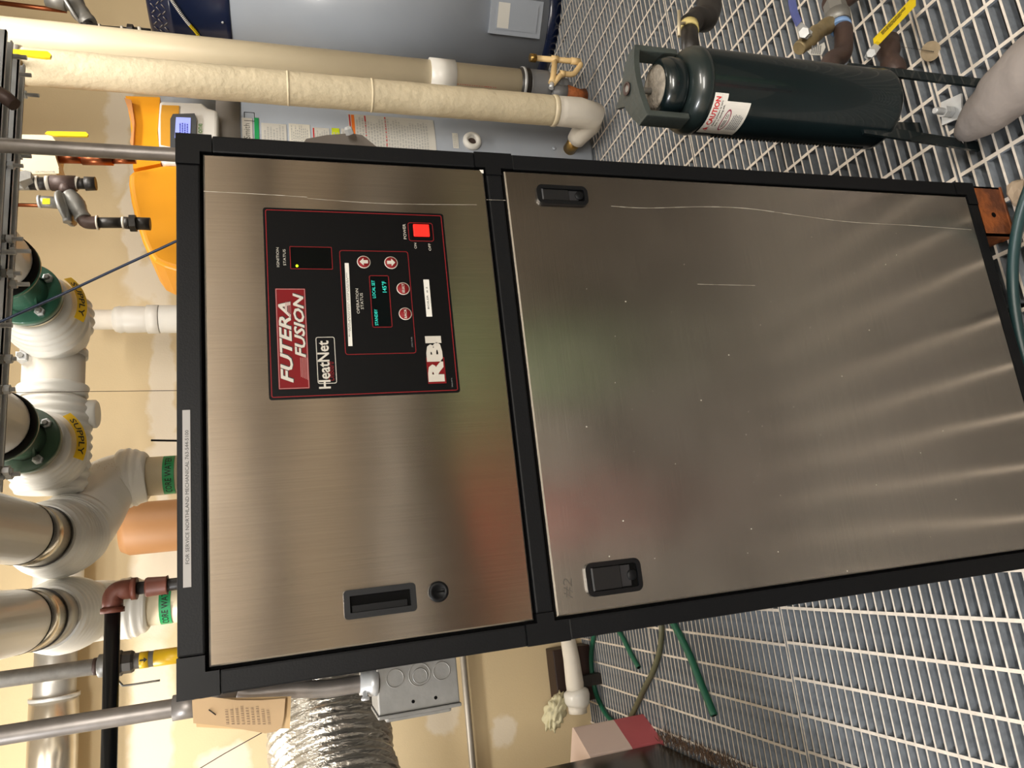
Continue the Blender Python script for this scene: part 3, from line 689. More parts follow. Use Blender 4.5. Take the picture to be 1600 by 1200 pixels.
# grey cloth sack
def blob(name, path, radii, m, parent=None, squash=.6, seed=1, wr=.08, n=28, **k):
    random.seed(seed); P = smooth_path(path, 8); R = []
    kk = len(radii) - 1
    for i in range(len(P)):
        t = i / (len(P) - 1) * kk; j = min(int(t), kk - 1); R.append(radii[j] * (1 - (t - j)) + radii[j + 1] * (t - j))
    mb = MB(); mb.tube(P, R, n)
    ph = [random.uniform(0, 6) for _ in range(8)]
    for v in mb.v:
        c = min(P, key=lambda q: (q - v).length_squared); d = v - c
        w = 1 + wr * (math.sin(v.x * 60 + ph[0] + 3 * math.sin(v.y * 40)) * .5 + .5 * math.sin(v.y * 75 + ph[1] + 2 * math.sin(v.z * 50 + ph[2])))
        v.x = c.x + d.x * w; v.y = c.y + d.y * w; v.z = c.z + d.z * w * squash
    zmin = min(v.z for v in mb.v)
    return obj(name, mb, m, parent, **k)
sackm = mat('grey_cloth', '#837b76', .75, var=.05, vs=10, bump=.9, bs=11)
sk_path = [at(1497, 212, z=.035), at(1510, 203, z=.05), at(1540, 176, z=.07), at(1580, 138, z=.08), at(1625, 95, z=.085), at(1680, 50, z=.09)]
sk = blob('cloth_sack', sk_path, [.004, .026, .046, .056, .058, .055], sackm, squash=.9, wr=.05, n=40, seed=4, label='grey crumpled cloth sack with a puckered tip lying beside the green vessel', cat='sack')
mb = MB()
for i in range(7):
    a = at(1499, 213, z=.05); b = at(1499 + 14 * math.cos(i * .5 - 1.9), 211 + 14 * math.sin(i * .5 - 1.9), z=.066); mb.tube([a, b], [.002, .0006], 6)
obj('puckers', mb, mat('grey_cloth_dark', '#6a6460', .8), sk, kind='stuff')

# ================================================================ the two storage water heaters at the back
def heater(cx, cy, r, name, label):
    t = thing(name, label, 'water heater', (cx, cy, 0)); return t
h1 = heater(3.0, 2.17, .36, 'water_heater', 'wide blue-grey water heater with navy top band in the back right corner')
HX, HY, HR = 3.0, 2.17, .36
obj('base_ring', MB().lathe([(HR + .006, 0), (HR + .006, .055), (HR, .06)], (HX, HY, 0), n=64), heater_navy, h1)
obj('jacket', MB().lathe([(HR, .055), (HR, 1.60)], (HX, HY, 0), n=72), heater_grey, h1)
obj('top_band', MB().lathe([(HR + .002, 1.598), (HR + .004, 1.602), (HR + .004, 1.62), (HR + .002, 1.625), (HR + .002, 1.845), (HR + .006, 1.85), (HR + .002, 1.857), (HR + .002, 1.93), (HR - .02, 1.95), (0, 1.96)], (HX, HY, 0), n=72), heater_navy, h1)
tp = MB()
for i in range(9):
    for j in range(3):
        a = PI * 1.02 + i * .075 + (j % 2) * .035; z = 1.872 + j * .022; s = 1 if (i + j) % 2 else -1
        f = cyl(HX, HY, HR + .004, a, a + .045, z, z + .014)
        tp.tube([f(0, .5 - .5 * s), f(1, .5 + .5 * s)], [.0022, .0022], 5)
obj('tread_pattern', tp, mat('tread_pale_metal', '#8f8a86', .3, .7), h1, kind='stuff')  # pale metallic ridges over the navy band
c = cylhit(348, 35, HX, HY, HR + .003); obj('band_screw', MB().lathe([(.006, 0), (.005, .004), (0, .005)], c, c - Vector((HX, HY, c.z)), 12), zinc, h1)
pn = [cylhit(x, y, HX, HY, HR + .02) for x, y in ((765, 5), (845, 52))]
cq = cylhit(804, 27, HX, HY, HR); nrm = Vector((cq.x - HX, cq.y - HY, 0)).normalized(); tx = Vector((-nrm.y, nrm.x, 0)) * (1 if -nrm.y > 0 else -1)
def hbox(x0, x1, z0, z1, d0, d1, mb, mi=0):
    P = [cq + tx * x + Vector((0, 0, z - cq.z)) + nrm * d0 for x, z in ((x0, z0), (x1, z0), (x1, z1), (x0, z1))]; mb.prism(P, nrm * (d1 - d0), mi); return mb
zz0, zz1 = cylhit(845, 27, HX, HY, HR).z, cylhit(765, 27, HX, HY, HR).z
acp = obj('access_panel', hbox(-.085, .085, zz0, zz1, -.02, .02, MB()), heater_grey, h1)
obj('cover_plate', hbox(-.062, .062, zz0 + .025, zz1 - .03, .02, .024, MB()), heater_grey, acp)
obj('panel_label', hbox(-.055, .06, zz1 - .095, zz1 - .035, .024, .0245, MB()), paper, acp)
hc = [cylhit(x, y, HX, HY, HR + .012) for x, y in ((264, -6), (276, 12), (292, 34), (306, 50), (318, 68))]
pth = smooth_path(hc, 10)
for i, (a, b) in enumerate(zip(pth[::2], pth[2::2])): pass
wc = obj('spiral_cable', MB().tube(pth, .006, 10), black_pipe_m, h1, label='black cable with white spiral wrap and a yellow stretch')
mb = MB(); n = len(dens(pth, .012)); D_ = dens(pth, .012)
for i in range(0, n - 1):
    mb.tube([D_[i].lerp(D_[i + 1], .1), D_[i].lerp(D_[i + 1], .6)], .0075, 8, mi=1 if .55 < i / n < .8 else 0)
obj('spiral_wrap', mb, [white_paint, yellow], wc, kind='stuff')

h2 = heater(1.92, 2.09, .35, 'water_heater', 'water heater with yellow-orange hood and small lit display beside the boiler')
GX, GY, GR = 1.92, 2.09, .35
zb1 = cylhit(375, 190, GX, GY, GR).z; zb2 = cylhit(338, 190, GX, GY, GR).z
obj('jacket', MB().lathe([(GR - .01, 0), (GR, .02), (GR, zb1)], (GX, GY, 0), n=72), heater_grey, h2)
obj('grey_band', MB().lathe([(GR + .003, zb1), (GR + .003, zb2), (GR, zb2 + .002)], (GX, GY, 0), n=72), mat('taupe_band', '#7f7a75', .45), h2)
obj('upper_shell', MB().lathe([(GR, zb2), (GR, 1.80), (GR - .03, 1.86), (0, 1.87)], (GX, GY, 0), n=72), heater_grey, h2)
YH = 1.70
def pl(pts, y, d, r=0): return MB().prism([at(px, py, y=y) for px, py in pts], (0, d, 0))
hd = pl([(196, 150), (250, 152), (246, 206), (251, 255), (208, 264), (206, 225), (204, 190)], YH + .01, .36)
obj('hood_top', hd, orange, h2)
wing = [(252, 257), (207, 266), (201, 272), (200, 285), (204, 312), (212, 345), (222, 376), (230, 394), (240, 408), (256, 416), (275, 422), (330, 430), (330, 256), (262, 256)]
hw = obj('hood_wing', pl(wing, YH - .02, .30), orange, h2)
bv = hw.modifiers.new('round', 'BEVEL'); bv.width = .02; bv.segments = 4; bv.limit_method = 'ANGLE'; bv.angle_limit = .9
obj('hood_flap', pl([(194, 153), (205, 156), (210, 190), (208, 226), (203, 222), (207, 200), (203, 178)], YH - .01, .02), mat('tan_flap', '#d99a62', .6), h2)
dh = obj('display_housing', pl([(249, 157), (315, 160), (325, 168), (340, 172), (340, 260), (256, 256), (249, 245), (246, 200)], YH - .03, .12), mat('white_plastic', '#e2e1dd', .35, var=.02), h2)
bv = dh.modifiers.new('round', 'BEVEL'); bv.width = .012; bv.segments = 3; bv.limit_method = 'ANGLE'; bv.angle_limit = .9
obj('display_inset', pl([(253, 164), (280, 165), (279, 190), (272, 230), (251, 226), (251, 180)], YH - .033, .004), mat('inset_gold', '#e0a43a', .4), h2)
bz = obj('display_bezel', pl([(270, 178), (304, 177), (307, 186), (305, 240), (266, 240), (266, 186)], YH - .045, .02), mat('bezel_grey', '#4c5055', .4), h2)
obj('display_screen', pl([(275, 183), (298, 184), (297, 215), (273, 215)], YH - .047, .003), mat('blue_screen', '#8f9be8', .3, emit='#8f9be8', es=.55), bz)
mb = MB(); lines(pxmap((296, 212), (296, 186), (278, 212), y=YH - .048), 4, mb, words=6); obj('screen_print', mb, mat('screen_blue', '#4a52b8', .4), bz, kind='stuff')
text('housing_lettering', 'one', pxmap((316, 208), (316, 193), (310, 208), y=YH - .031), mat('lime_ink', '#5f9a3a', .5), h2, .01)
# stickers on the jacket
def hs(px0, px1, py0, py1, e=.0012):
    a = cylhit(px0, py0, GX, GY, GR); b = cylhit(px1, py1, GX, GY, GR)
    ar = ang(a, GX, GY); al = ang(b, GX, GY); return cyl(GX, GY, GR + e, al, ar, b.z, a.z)
def hsticker(px0, px1, py0, py1, rows, m=paper, lab=None, red=(), nm='rating_sticker'):
    f = hs(px0, px1, py0, py1); mb = MB(); quad(f, 0, 1, 0, 1, mb, 0, 8); o = obj(nm, mb, m, h2, label=lab)
    g_ = hs(px0, px1, py0, py1, .0018)
    if rows: mb = MB(); lines(g_, rows, mb, fill=.7); obj('fine_print', mb, mat('pale_print', '#b3b3b0', .6), o, kind='stuff')
    for (v0, v1, mm) in red:
        mb = MB(); quad(g_, .0, .97, v0, v1, mb, 0, 8); obj('warning_rule', mb, mm, o)
    return o, g_
org = mat('orange_ink', '#f07a28', .5)
o, g_ = hsticker(378, 396, 184, 240, 0, lab='white maker label with thin black lettering', nm='maker_label')
text('maker_lettering', 'Smith', fsub(g_, .38, .82, .25, .85), black_ink, o, -.01)
hsticker(397, 406, 184, 240, 0, m=mat('label_green', '#159a56', .45), nm='maker_label')
mb = MB(); g_ = hs(381, 398, 175, 190); [quad(g_, *q, mb) for q in ((0, 1, .94, 1), (0, 1, 0, .05), (0, .06, 0, 1), (.94, 1, 0, 1))]; obj('label_outline', mb, black_ink, h2)
hsticker(408, 449, 192, 240, 7); hsticker(451, 486, 193, 240, 9, m=mat('cream_label', '#dedbd0', .5)); hsticker(488, 516, 199, 240, 6, red=((.9, .98, red_bright),))
hsticker(518, 532, 200, 240, 2, m=mat('lime_label', '#cfe01e', .5)); hsticker(533, 545, 201, 240, 2)
o, g_ = hsticker(543, 682, 178, 240, 26, lab='large white instruction sticker with red rules and an orange strip', red=((.975, .99, red_bright), (.93, .965, org), (.80, .815, red_bright), (.57, .585, red_bright)))
hsticker(706, 717, 208, 232, 3, m=mat('cream_label', '#dedbd0', .5))
pc_ = cylhit(737, 222, GX, GY, GR); pn_ = (pc_ - Vector((GX, GY, pc_.z))).normalized()
po = obj('port_collar', MB().lathe([(.040, -.005), (.042, .012), (.036, .024), (.026, .026), (.020, .02), (.018, .0)], pc_, pn_, 32), white_paint, h2, label='round white port collar')
obj('port_bore', MB().lathe([(.019, .003), (.019, .004)], pc_, pn_, 20), brown_iron, po)
for q in ((866, 232),): c = cylhit(*q, GX, GY, GR); obj('jacket_plug', MB().lathe([(.01, 0), (.009, .004), (0, .005)], c, c - Vector((GX, GY, c.z)), 14), heater_grey, h2)

# ================================================================ tall pipes in front of the heaters
cp = thing('vent_pipe', 'smooth cream vent pipe running straight down between the two water heaters', 'pipe', (2.17, 1.65, 0))
CX, CY = 2.165, 1.65; CR = .064
obj('pipe', MB().lathe([(CR, .37), (CR, 3.19)], (CX, CY, 0), n=40), ivory, cp)
zc0, zc1 = at(708, 115, y=CY).z, at(670, 115, y=CY).z
obj('coupling', MB().lathe([(CR, zc0), (CR + .009, zc0), (CR + .009, zc1), (CR, zc1)], (CX, CY, 0), n=40), white_paint, cp)
f = cyl(CX, CY, CR + .001, PI + .35, PI + .75, .4, .70)
mb = MB()
for i in range(18): v = .3 + i * .035; quad(f, .45, .52, v, v + random.uniform(.012, .028), mb)
obj('pipe_print', mb, red_bright, cp, kind='stuff')
obj('flexible_coupling', MB().lathe([(CR + .002, .325), (CR + .008, .33), (CR + .006, .345), (CR + .009, .36), (CR + .004, .372)], (CX, CY, 0), n=36), iron, cp)
obj('hose_clamp', MB().lathe([(CR + .0095, .350), (CR + .0105, .351), (CR + .0105, .361), (CR + .0095, .362)], (CX, CY, 0), n=36), zinc, cp)
dg = mat('grey_pvc', '#6d6e70', .45)
el = [(CX, CY, .33), (CX, CY, .22), (CX + .01, CY + .03, .16), (CX + .02, CY + .08, .125), (CX + .02, CY + .16, .12)]
obj('trap_elbow', MB().tube(smooth_path([(CX, CY, .33), (CX, CY, .24), (CX - .005, CY, .17), (CX - .01, CY - .005, .12)], 6), [CR + .004] * 7 + [CR - .004] * 5 + [CR - .016] * 4 + [CR - .03] * 3, 28), dg, cp)
obj('drain_stub', MB().tube([at(862, 143, y=1.62), at(886, 146, y=1.62)], .033, 20), dg, cp)
obj('rusty_drain', MB().tube([at(884, 146, y=1.62), at(904, 150, y=1.62), at(914, 150, y=1.62)], [.036, .03, .034], 14, noise=.12), rust, cp)
cv = thing('condensate_piping', 'thin beige plastic pipe loop with brass cap standing by the cream vent pipe', 'pipe', (2.15, 1.5, 0))
tanp = mat('beige_cpvc', '#dfc08a', .45)
Y = 1.58
obj('pipe_loop', MB().tube(bend([at(838, 91, y=Y), at(902, 96, y=Y), at(908, 101, y=Y), at(896, 117, y=Y), at(878, 115, y=Y), at(864, 131, y=Y)], .02), .0125, 14), tanp, cv)
obj('branch', MB().tube([at(867, 94, y=Y), at(864, 122, y=Y), at(862, 130, y=Y)], [.0125, .0135, .016], 14), tanp, cv)
for q in ((862, 92, 872, 93), (892, 95, 906, 97), (875, 115, 882, 116)): obj('fitting_collar', MB().tube([at(q[0], q[1], y=Y), at(q[2], q[3], y=Y)], .0155, 14), tanp, cv)
obj('brass_cap', MB().tube([at(828, 90, y=Y), at(837, 91, y=Y)], [.018, .019], 14), brass, cv)
obj('threaded_end', MB().tube([at(863, 129, y=Y), at(861, 138, y=Y)], .011, 12), zinc, cv)

ip = thing('lagged_pipe', 'wrinkled canvas-lagged pipe dropping in front of the water heater with the orange hood', 'pipe', (1.93, 1.5, 0))
IX, IY, IR = 1.932, 1.5, .062
iz0 = at(868, 172, y=IY).z
P = [(IX, IY, iz0 + (2.25 - iz0) * i / 60) for i in range(61)]
obj('lagging', MB().tube(P, [IR * (1 + random.uniform(-.012, .012)) for _ in P], 36), canvas, ip)
for zc in (at(452, 140, y=IY).z, at(582, 150, y=IY).z): obj('lagging_seam', MB().lathe([(IR + .0005, zc), (IR + .0025, zc + .004), (IR + .0005, zc + .009)], (IX, IY, 0), n=36), canvas, ip)
obj('lagging_cuff', MB().lathe([(IR - .002, iz0 - .004), (IR + .003, iz0), (IR + .003, iz0 + .012), (IR, iz0 + .02)], (IX, IY, 0), n=36), ivory, ip)
EP = bend([(IX, IY, iz0 + .01), (IX, IY, .115), (1.905, 1.70, .125)], .05, 6)
obj('elbow_wrap', MB().tube([(IX, IY, iz0 + .01), (IX, IY, .24), (IX, IY, .17), (IX, IY + .015, .10), (IX - .005, IY + .06, .095), (IX - .015, IY + .14, .115), (IX - .02, IY + .17, .12)], [IR * .98, IR, IR * 1.02, IR * .98, IR * .86, IR * .72, IR * .66], 26), canvas_plain, ip)
obj('brass_nipple', MB().tube([(IX - .02, IY + .16, .12), (IX - .022, GY - GR + .01, .125)], [.03, .03], 18), brass, ip)
obj('upper_cuff', MB().lathe([(IR + .004, 2.235), (IR + .006, 2.25), (IR + .012, 2.30), (IR + .012, 3.19)], (IX, IY, 0), n=36), white_jacket, ip)

# ================================================================ overhead pipes coming towards the camera
def ring_path(path, base, rings, amp):
    P = dens([Vector(p) for p in path], .006); R = []
    n = len(P)
    for i in range(n):
        t = i / (n - 1); R.append(t)
    return P, R
def fitting(name, path, rad, parent, m=white_paint, steps=0, amp=.006, zone=(0, 1), bendr=.08):
    """moulded fitting cover: radius interpolated along a rounded path, with stepped ridges in the zone"""
    P = dens(bend(path, bendr, 8), .005); n = len(P); R = []
    for i in range(n):
        t = i / (n - 1); k = t * (len(rad) - 1); j = min(int(k), len(rad) - 2); r = rad[j] * (1 - (k - j)) + rad[j + 1] * (k - j)
        if steps and zone[0] <= t <= zone[1]:
            q = (t - zone[0]) / (zone[1] - zone[0]) * steps; r += amp * max(0, 1 - 2 * abs((q % 1) - .5)) ** .6
        R.append(r)
    return obj(name, MB().tube(P, R, 40), m, parent)
LZ = 2.07
def cone_tape(name, c, y0, y1, r0, r1, s, f0, f1, m, parent):
    def F(e): return lambda a, b: Vector((c[0] + math.cos(f0 + (f1 - f0) * a) * (r0 + (r1 - r0) * b), y0 + (y1 - y0) * b - e, c[1] - math.sin(f0 + (f1 - f0) * a) * (r0 + (r1 - r0) * b)))
    mb = MB(); quad(F(0), -.15, 1.1, -.1, 1.1, mb, 0, 20); o = obj(name, mb, m, parent)
    text('tape_lettering', s, fsub(F(.0012), .02, .98, .15, .85), black_ink, o, .01); return o
def tape(name, c, ax, r, w, s, f0, f1, m, parent, tcol=black_ink, flip=False):
    """coloured tape band round a pipe, lettering along its circumference"""
    ax = Vector(ax).normalized(); c = Vector(c); u = Vector((1, 0, 0)) if abs(ax.x) < .9 else Vector((0, 0, 1)); v_ = ax.cross(u).normalized()
    def F(e): return lambda a, b: c + ax * (w * (b - .5)) + (u * math.cos(f0 + (f1 - f0) * a) + v_ * math.sin(f0 + (f1 - f0) * a)) * (r + e)
    mb = MB(); quad(F(.0008), -.08, 1.08, 0, 1, mb, 0, 20); o = obj(name, mb, m, parent)
    text('tape_lettering', s, fsub(F(.0014), .02, .98, .22, .78), tcol, o, .01); return o

# supply header with its two flanged runs: one assembly
hy, hz, hr = 1.44, 2.092, .083
r = thing('supply_header', 'white insulated supply header with two green flanged pipes joining it overhead', 'pipe', (.8, hy, 2.0))
obj('header_pipe', MB().tube([(.98, hy, hz), (.50, hy, hz)], hr, 44), canvas_plain, r)
for x0, x1, rr in ((1.05, .93, .018), (.775, .735, .010), (.73, .45, .020)):
    P = dens([Vector((x0, hy, hz)), Vector((x1, hy, hz))], .004); n = len(P)
    obj('header_cover', MB().tube(P, [hr + .002 + rr * max(0, math.sin(PI * i / (n - 1))) ** .45 + .003 * math.sin(i * .9) for i in range(n)], 44), white_paint, r)
obj('branch_stub', MB().tube([(.99, hy - .02, hz + .04), (.99, hy - .02, hz + .24)], .042, 28), white_paint, r)
obj('branch_collar', MB().tube([(.99, hy - .02, hz + .085), (.99, hy - .02, hz + .12)], .047, 28), white_paint, r)
obj('capped_outlet', MB().lathe([(.038, hz - .118), (.044, hz - .112), (.044, hz - .09), (.04, hz - .05)], (.685, hy + .02, 0), n=28), white_paint, r)
bx = at(90, 553, y=hy).x
obj('strap_clamp', MB().tube([(bx - .011, hy, hz), (bx + .011, hy, hz)], hr + .007, 44), zinc, r, label='flat silver strap clamp')
sb = at(33, 556, y=hy - .08)
obj('strap_lug', MB().bbox(sb.x - .013, sb.x + .013, sb.y - .004, sb.y + .08, sb.z - .014, sb.z + .014, .003), zinc, r)
obj('strap_bolt', MB().lathe([(.009, 0), (.009, -.009)], (sb.x, sb.y - .004, sb.z), (0, 1, 0), 6, smooth=False), steel_grey, r)
for k, (x, gm) in enumerate(((.938, green_cast), (.548, green_cast2))):
    z = LZ; y0 = .88 + k * .035; pr = .079; FO = .06
    obj('jacketed_pipe', MB().tube([(x, -.9, z), (x, y0 + .01, z)], pr, 44), white_jacket, r)
    obj('rubber_sleeve', MB().lathe([(pr - .004, y0 - .0), (pr + .003, y0 + .005), (pr + .006, y0 + .03), (pr + .005, y0 + .036), (.06, y0 + .04)], (x, 0, z), (0, 1, 0), 44), gap_black, r)
    obj('flange_neck', MB().lathe([(pr + .006, y0 + .034), (pr + .007, y0 + .046), (pr * .86, y0 + .058), (pr * .66, y0 + .095), (pr * .54, y0 + .14), (pr * .62, y0 + .18), (pr * .7, y0 + .212)], (x, 0, z), (0, 1, 0), 40), gm, r)
    fw = .086
    fl = obj('flange', MB().lathe([(fw - .002, y0 + FO + .150), (fw, y0 + FO + .153), (fw, y0 + FO + .172), (fw - .004, y0 + FO + .175)], (x, 0, z), (0, 1, 0), 44), gm, r, label='green cast flange with four bolts')
    for a in (.55, 2.15, 3.75, 5.35):
        c = Vector((x + (fw - .019) * math.cos(a), y0 + FO + .150, z + (fw - .019) * math.sin(a)))
        b_ = obj('flange_bolt', MB().lathe([(.0125, 0), (.0125, -.010), (.010, -.011)], c, (0, 1, 0), 6, smooth=False), zinc, r)
        obj('bolt_end', MB().lathe([(.0065, 0), (.0065, -.019), (.005, -.020)], c, (0, 1, 0), 12), steel_grey, b_)
        obj('neck_rib', MB().prism([c + Vector((.006 * math.sin(a), .001, -.006 * math.cos(a))), Vector((x + .045 * math.cos(a + .5), y0 + FO + .15, z + .045 * math.sin(a + .5))), Vector((x + .045 * math.cos(a + .5), y0 + FO + .10, z + .045 * math.sin(a + .5)))], Vector((math.sin(a), 0, -math.cos(a))) * .006), gm, fl)
    obj('gasket_ring', MB().lathe([(fw - .006, y0 + FO + .174), (fw - .004, y0 + FO + .176), (fw - .004, y0 + FO + .186), (fw - .012, y0 + FO + .188)], (x, 0, z), (0, 1, 0), 40), gap_black, r)
    obj('bare_spool', MB().lathe([(fw - .012, y0 + FO + .186), (fw - .012, y0 + FO + .225)], (x, 0, z), (0, 1, 0), 40), ivory, r)
    fitting('fitting_cover', [(x, y0 + FO + .215, z), (x, y0 + FO + .33, z + .004), (x, hy + .02, hz)], [.080, .094, .101, .104, .104, .102, .096, .086], r, steps=5, amp=.006, zone=(0, .5), bendr=.03)
    cone_tape('supply_tape', (x, z), y0 + FO + .242, y0 + FO + .262, .103, .119, 'SUPPLY', .85, 1.85, yellow_tape, r)
# two jacketed runs that drop behind the boiler
for k, (pa, ys, yst, ysl, pth_, rad, lab) in enumerate((
        ((.312, -.9, LZ), 1.125, 1.285, 1.31, [(.312, 1.52, LZ - .004), (.50, 1.685, 1.99), (.515, 1.70, 1.885)], [.086, .100, .106, .110, .110, .106, .098, .092, .084], 'overhead silver-banded pipe whose white elbow swings right before dropping behind the boiler'),
        ((.096, -.9, LZ + .008), 1.165, 1.30, 1.42, [(.096, 1.77, LZ + .004), (.092, 1.79, 1.895)], [.086, .096, .104, .106, .104, .100, .096, .090, .084], 'overhead silver-banded pipe whose white elbow drops straight down, left of its twin'))):
    r = thing('core_water_pipe', lab, 'pipe', (pa[0], 1.4, 1.9))
    pr = .0785; X, Z_ = pa[0], pa[2]
    obj('jacketed_pipe', MB().tube([pa, (X, ys, Z_)], pr, 44), white_jacket, r)
    obj('jacket_seam', MB().tube([(X, ys - .002, Z_), (X, ys + .003, Z_)], pr + .001, 40), gap_black, r)
    obj('foil_band', MB().tube([(X, ys + .002, Z_), (X, yst, Z_)], pr + .0005, 44), mat('polished_aluminium', '#cbc3b4', .25, .85, var=.08, vs=20), r)
    obj('band_strap', MB().tube([(X, yst - .006, Z_), (X, yst + .006, Z_)], pr + .0035, 40), iron, r)
    obj('foil_sleeve', MB().tube([(X, yst + .006, Z_), (X, ysl, Z_)], pr + .001, 40), mat('dull_aluminium', '#a6a39d', .4, .6), r)
    ec = fitting('elbow_cover', [(X, ysl - .01, Z_)] + pth_, rad, r, steps=10, amp=.0075, zone=(.02, .52) if k else (.02, .42), bendr=.12)
    if k == 0:      # dried brown grit scattered on the elbow cover
        from mathutils.bvhtree import BVHTree
        o_ = W[ec.name]; bv_ = BVHTree.FromPolygons([v.co + o_ for v in ec.data.vertices], [tuple(p.vertices) for p in ec.data.polygons])
        gr = MB(); rg_ = random.Random(5)
        for i in range(150):
            t_ = rg_.random(); cx_, cy_2 = (118 + rg_.gauss(0, 9), 738 + rg_.gauss(0, 10)) if i % 3 else (112 + 70 * t_, 733 - 8 * t_ + rg_.gauss(0, 5))
            h_ = bv_.ray_cast(CAM, ray(cx_, cy_2).normalized())[0]
            if h_: gr.lathe([(.0001, -.0009), (.0014 * rg_.uniform(.5, 1.2), 0), (.0001, .0009)], h_, n=5, caps=False)
        if gr.v: obj('brown_grit', gr, mat('grit_brown', '#a8834c', .8), r, kind='stuff')
    q = pth_[-1]
    fitting('lower_cover', [(q[0], q[1], q[2] + .08), (q[0], q[1], q[2] - .012)], [.090, .096, .094, .086, .074], r, steps=4, amp=.006)
    obj('drop_pipe', MB().tube([q, (q[0], q[1], 1.2)], .066, 36), ivory, r)
    tape('pipe_tape', (q[0], q[1], at(267 if k == 0 else 262, 945 if k else 745, y=q[1]).z), (0, 0, 1), .067, .036, 'CORE WATER', -2.75, -.6, green_tape, r)
# tan duct behind
obj('tan_duct', MB().lathe([(.105, 0.0), (.105, 2.04), (.09, 2.07)], (.395, 2.3, 0), n=44), mat('tan_paint', '#ab7c50', .55, var=.04), label='smooth tan duct standing behind the silver-banded pipes', cat='duct')
# jacketed duct along the wall
wdct = thing('wall_duct', 'horizontal duct along the back wall, white jacket changing to silver foil', 'duct', (-.3, 2.5, 2.2))
dz = 2.355; dy = 2.55; dr_ = .088
obj('white_jacket', MB().tube([(.55, dy, dz), (-.04, dy, dz)], dr_ + .004, 36), white_paint, wdct)
obj('silver_section', MB().tube([(-.03, dy, dz), (-.30, dy, dz)], dr_ - .012, 36), mat('dull_aluminium', '#a6a39d', .4, 1), wdct)
obj('silver_section', MB().tube([(-.22, dy, dz), (-.8, dy, dz)], dr_, 36), mat('polished_aluminium', '#cbc3b4', .2, 1), wdct)
obj('duct_band', MB().tube([(-.222, dy, dz), (-.236, dy, dz)], dr_ + .003, 36), zinc, wdct)
# white pipe dropping at mid wall
wp = thing('white_drop_pipe', 'white plastic pipe dropping down the middle of the back wall', 'pipe', (1.37, 2.4, 1.0))
wy = 2.45; wx = at(225, 499, y=wy).x
obj('bare_pipe', MB().lathe([(.045, 2.02), (.045, 2.26)], (wx, wy, 0), n=28), canvas_plain, wp)
zt_ = at(180, 500, y=wy).z
obj('elbow_cover', MB().lathe([(.04, zt_ + .01), (.056, zt_), (.062, zt_ - .02), (.058, zt_ - .035), (.062, zt_ - .05), (.06, zt_ - .12), (.058, zt_ - .14)], (wx, wy, 0), n=32), white_paint, wp)
obj('sleeve', MB().lathe([(.058, zt_ - .13), (.066, zt_ - .132), (.066, zt_ - .18), (.064, zt_ - .182)], (wx, wy, 0), n=32), white_paint, wp)
obj('pipe', MB().lathe([(.064, 1.0), (.064, zt_ - .185)], (wx, wy, 0), n=32), white_paint, wp)

# ================================================================ strut rack with threaded rods
rk = thing('strut_rack', 'slotted galvanized strut rack with threaded rods hanging from the ceiling', 'strut rack', (.9, .8, 2.0))
strut_m = mat('strut_steel', '#dcdfe2', .4, .0, var=.12, vs=20)
def strut(y, z, x0, x1, w=.041, h=.041):
    t = .003; mb = MB()
    mb.box(x0, x1, y - w / 2, y - w / 2 + t, z, z + h); mb.box(x0, x1, y + w / 2 - t, y + w / 2, z, z + h); mb.box(x0, x1, y - w / 2, y + w / 2, z + h - t, z + h)
    mb.box(x0, x1, y - w / 2, y - w / 2 + .009, z, z + t); mb.box(x0, x1, y + w / 2 - .009, y + w / 2, z, z + t)
    s = obj('strut', mb, strut_m, rk)
    x = x0 + .03
    return s
SY = .535; sz = 1.9885 - .041 - .003; sx0, sx1 = at(15, 765, y=.6).x, at(15, 88, y=.6).x
for yq in (SY, SY + .075, SY - .075):
    so = strut(yq, sz, sx0, sx1)
    for i in range(int((sx1 - sx0) / .05)): obj('slot', MB().rrect(sx0 + .02 + i * .05, sx0 + .048 + i * .05, sz + .014, sz + .028, .006, yq - .0212, yq - .0206), gap_black, so)
obj('crossing_pipe', MB().tube([at(-30, 128, y=.45), at(8, 152, y=.45), at(23, 164, y=.45)], [.012, .014, .0125], 16), brown_iron, rk)
for x in (sx0 + .02, .665, .82, 1.06, sx1 - .02): obj('hanger_rod', MB().tube([(x, SY + .0375, sz - .02), (x, SY + .0375, 3.19)], .005, 10), zinc, rk)
for i, (px, py, L, yy) in enumerate(((15, 115, 34, .60), (30, 147, 31, .65), (22, 243, 27, .63), (10, 258, 26, .59), (8, 373, 28, .59), (12, 392, 36, .60), (10, 427, 23, .59), (14, 444, 32, .61), (6, 561, 19, .58), (3, 609, 20, .57), (2, 736, 18, .57), (6, 742, 25, .58))):
    a = at(px, py, y=yy); b = at(px + L, py + 1, y=yy)
    rd = obj('threaded_rod', MB().tube([(a.x, yy, a.z + .035), (a.x, yy, b.z)], .0044, 12), zinc, rk)
    n0 = a.z - .004
    obj('nut', MB().lathe([(.0095, n0 - .010), (.0095, n0)], (a.x, yy, 0), n=6, smooth=False), zinc, rk)
    obj('nut', MB().lathe([(.0095, n0 + .003), (.0095, n0 + .012)], (a.x, yy, 0), n=6, smooth=False), steel_grey, rk)
    obj('square_washer', MB().box(a.x - .016, a.x + .016, yy - .016, yy + .016, n0 + .013, n0 + .017), zinc, rk)
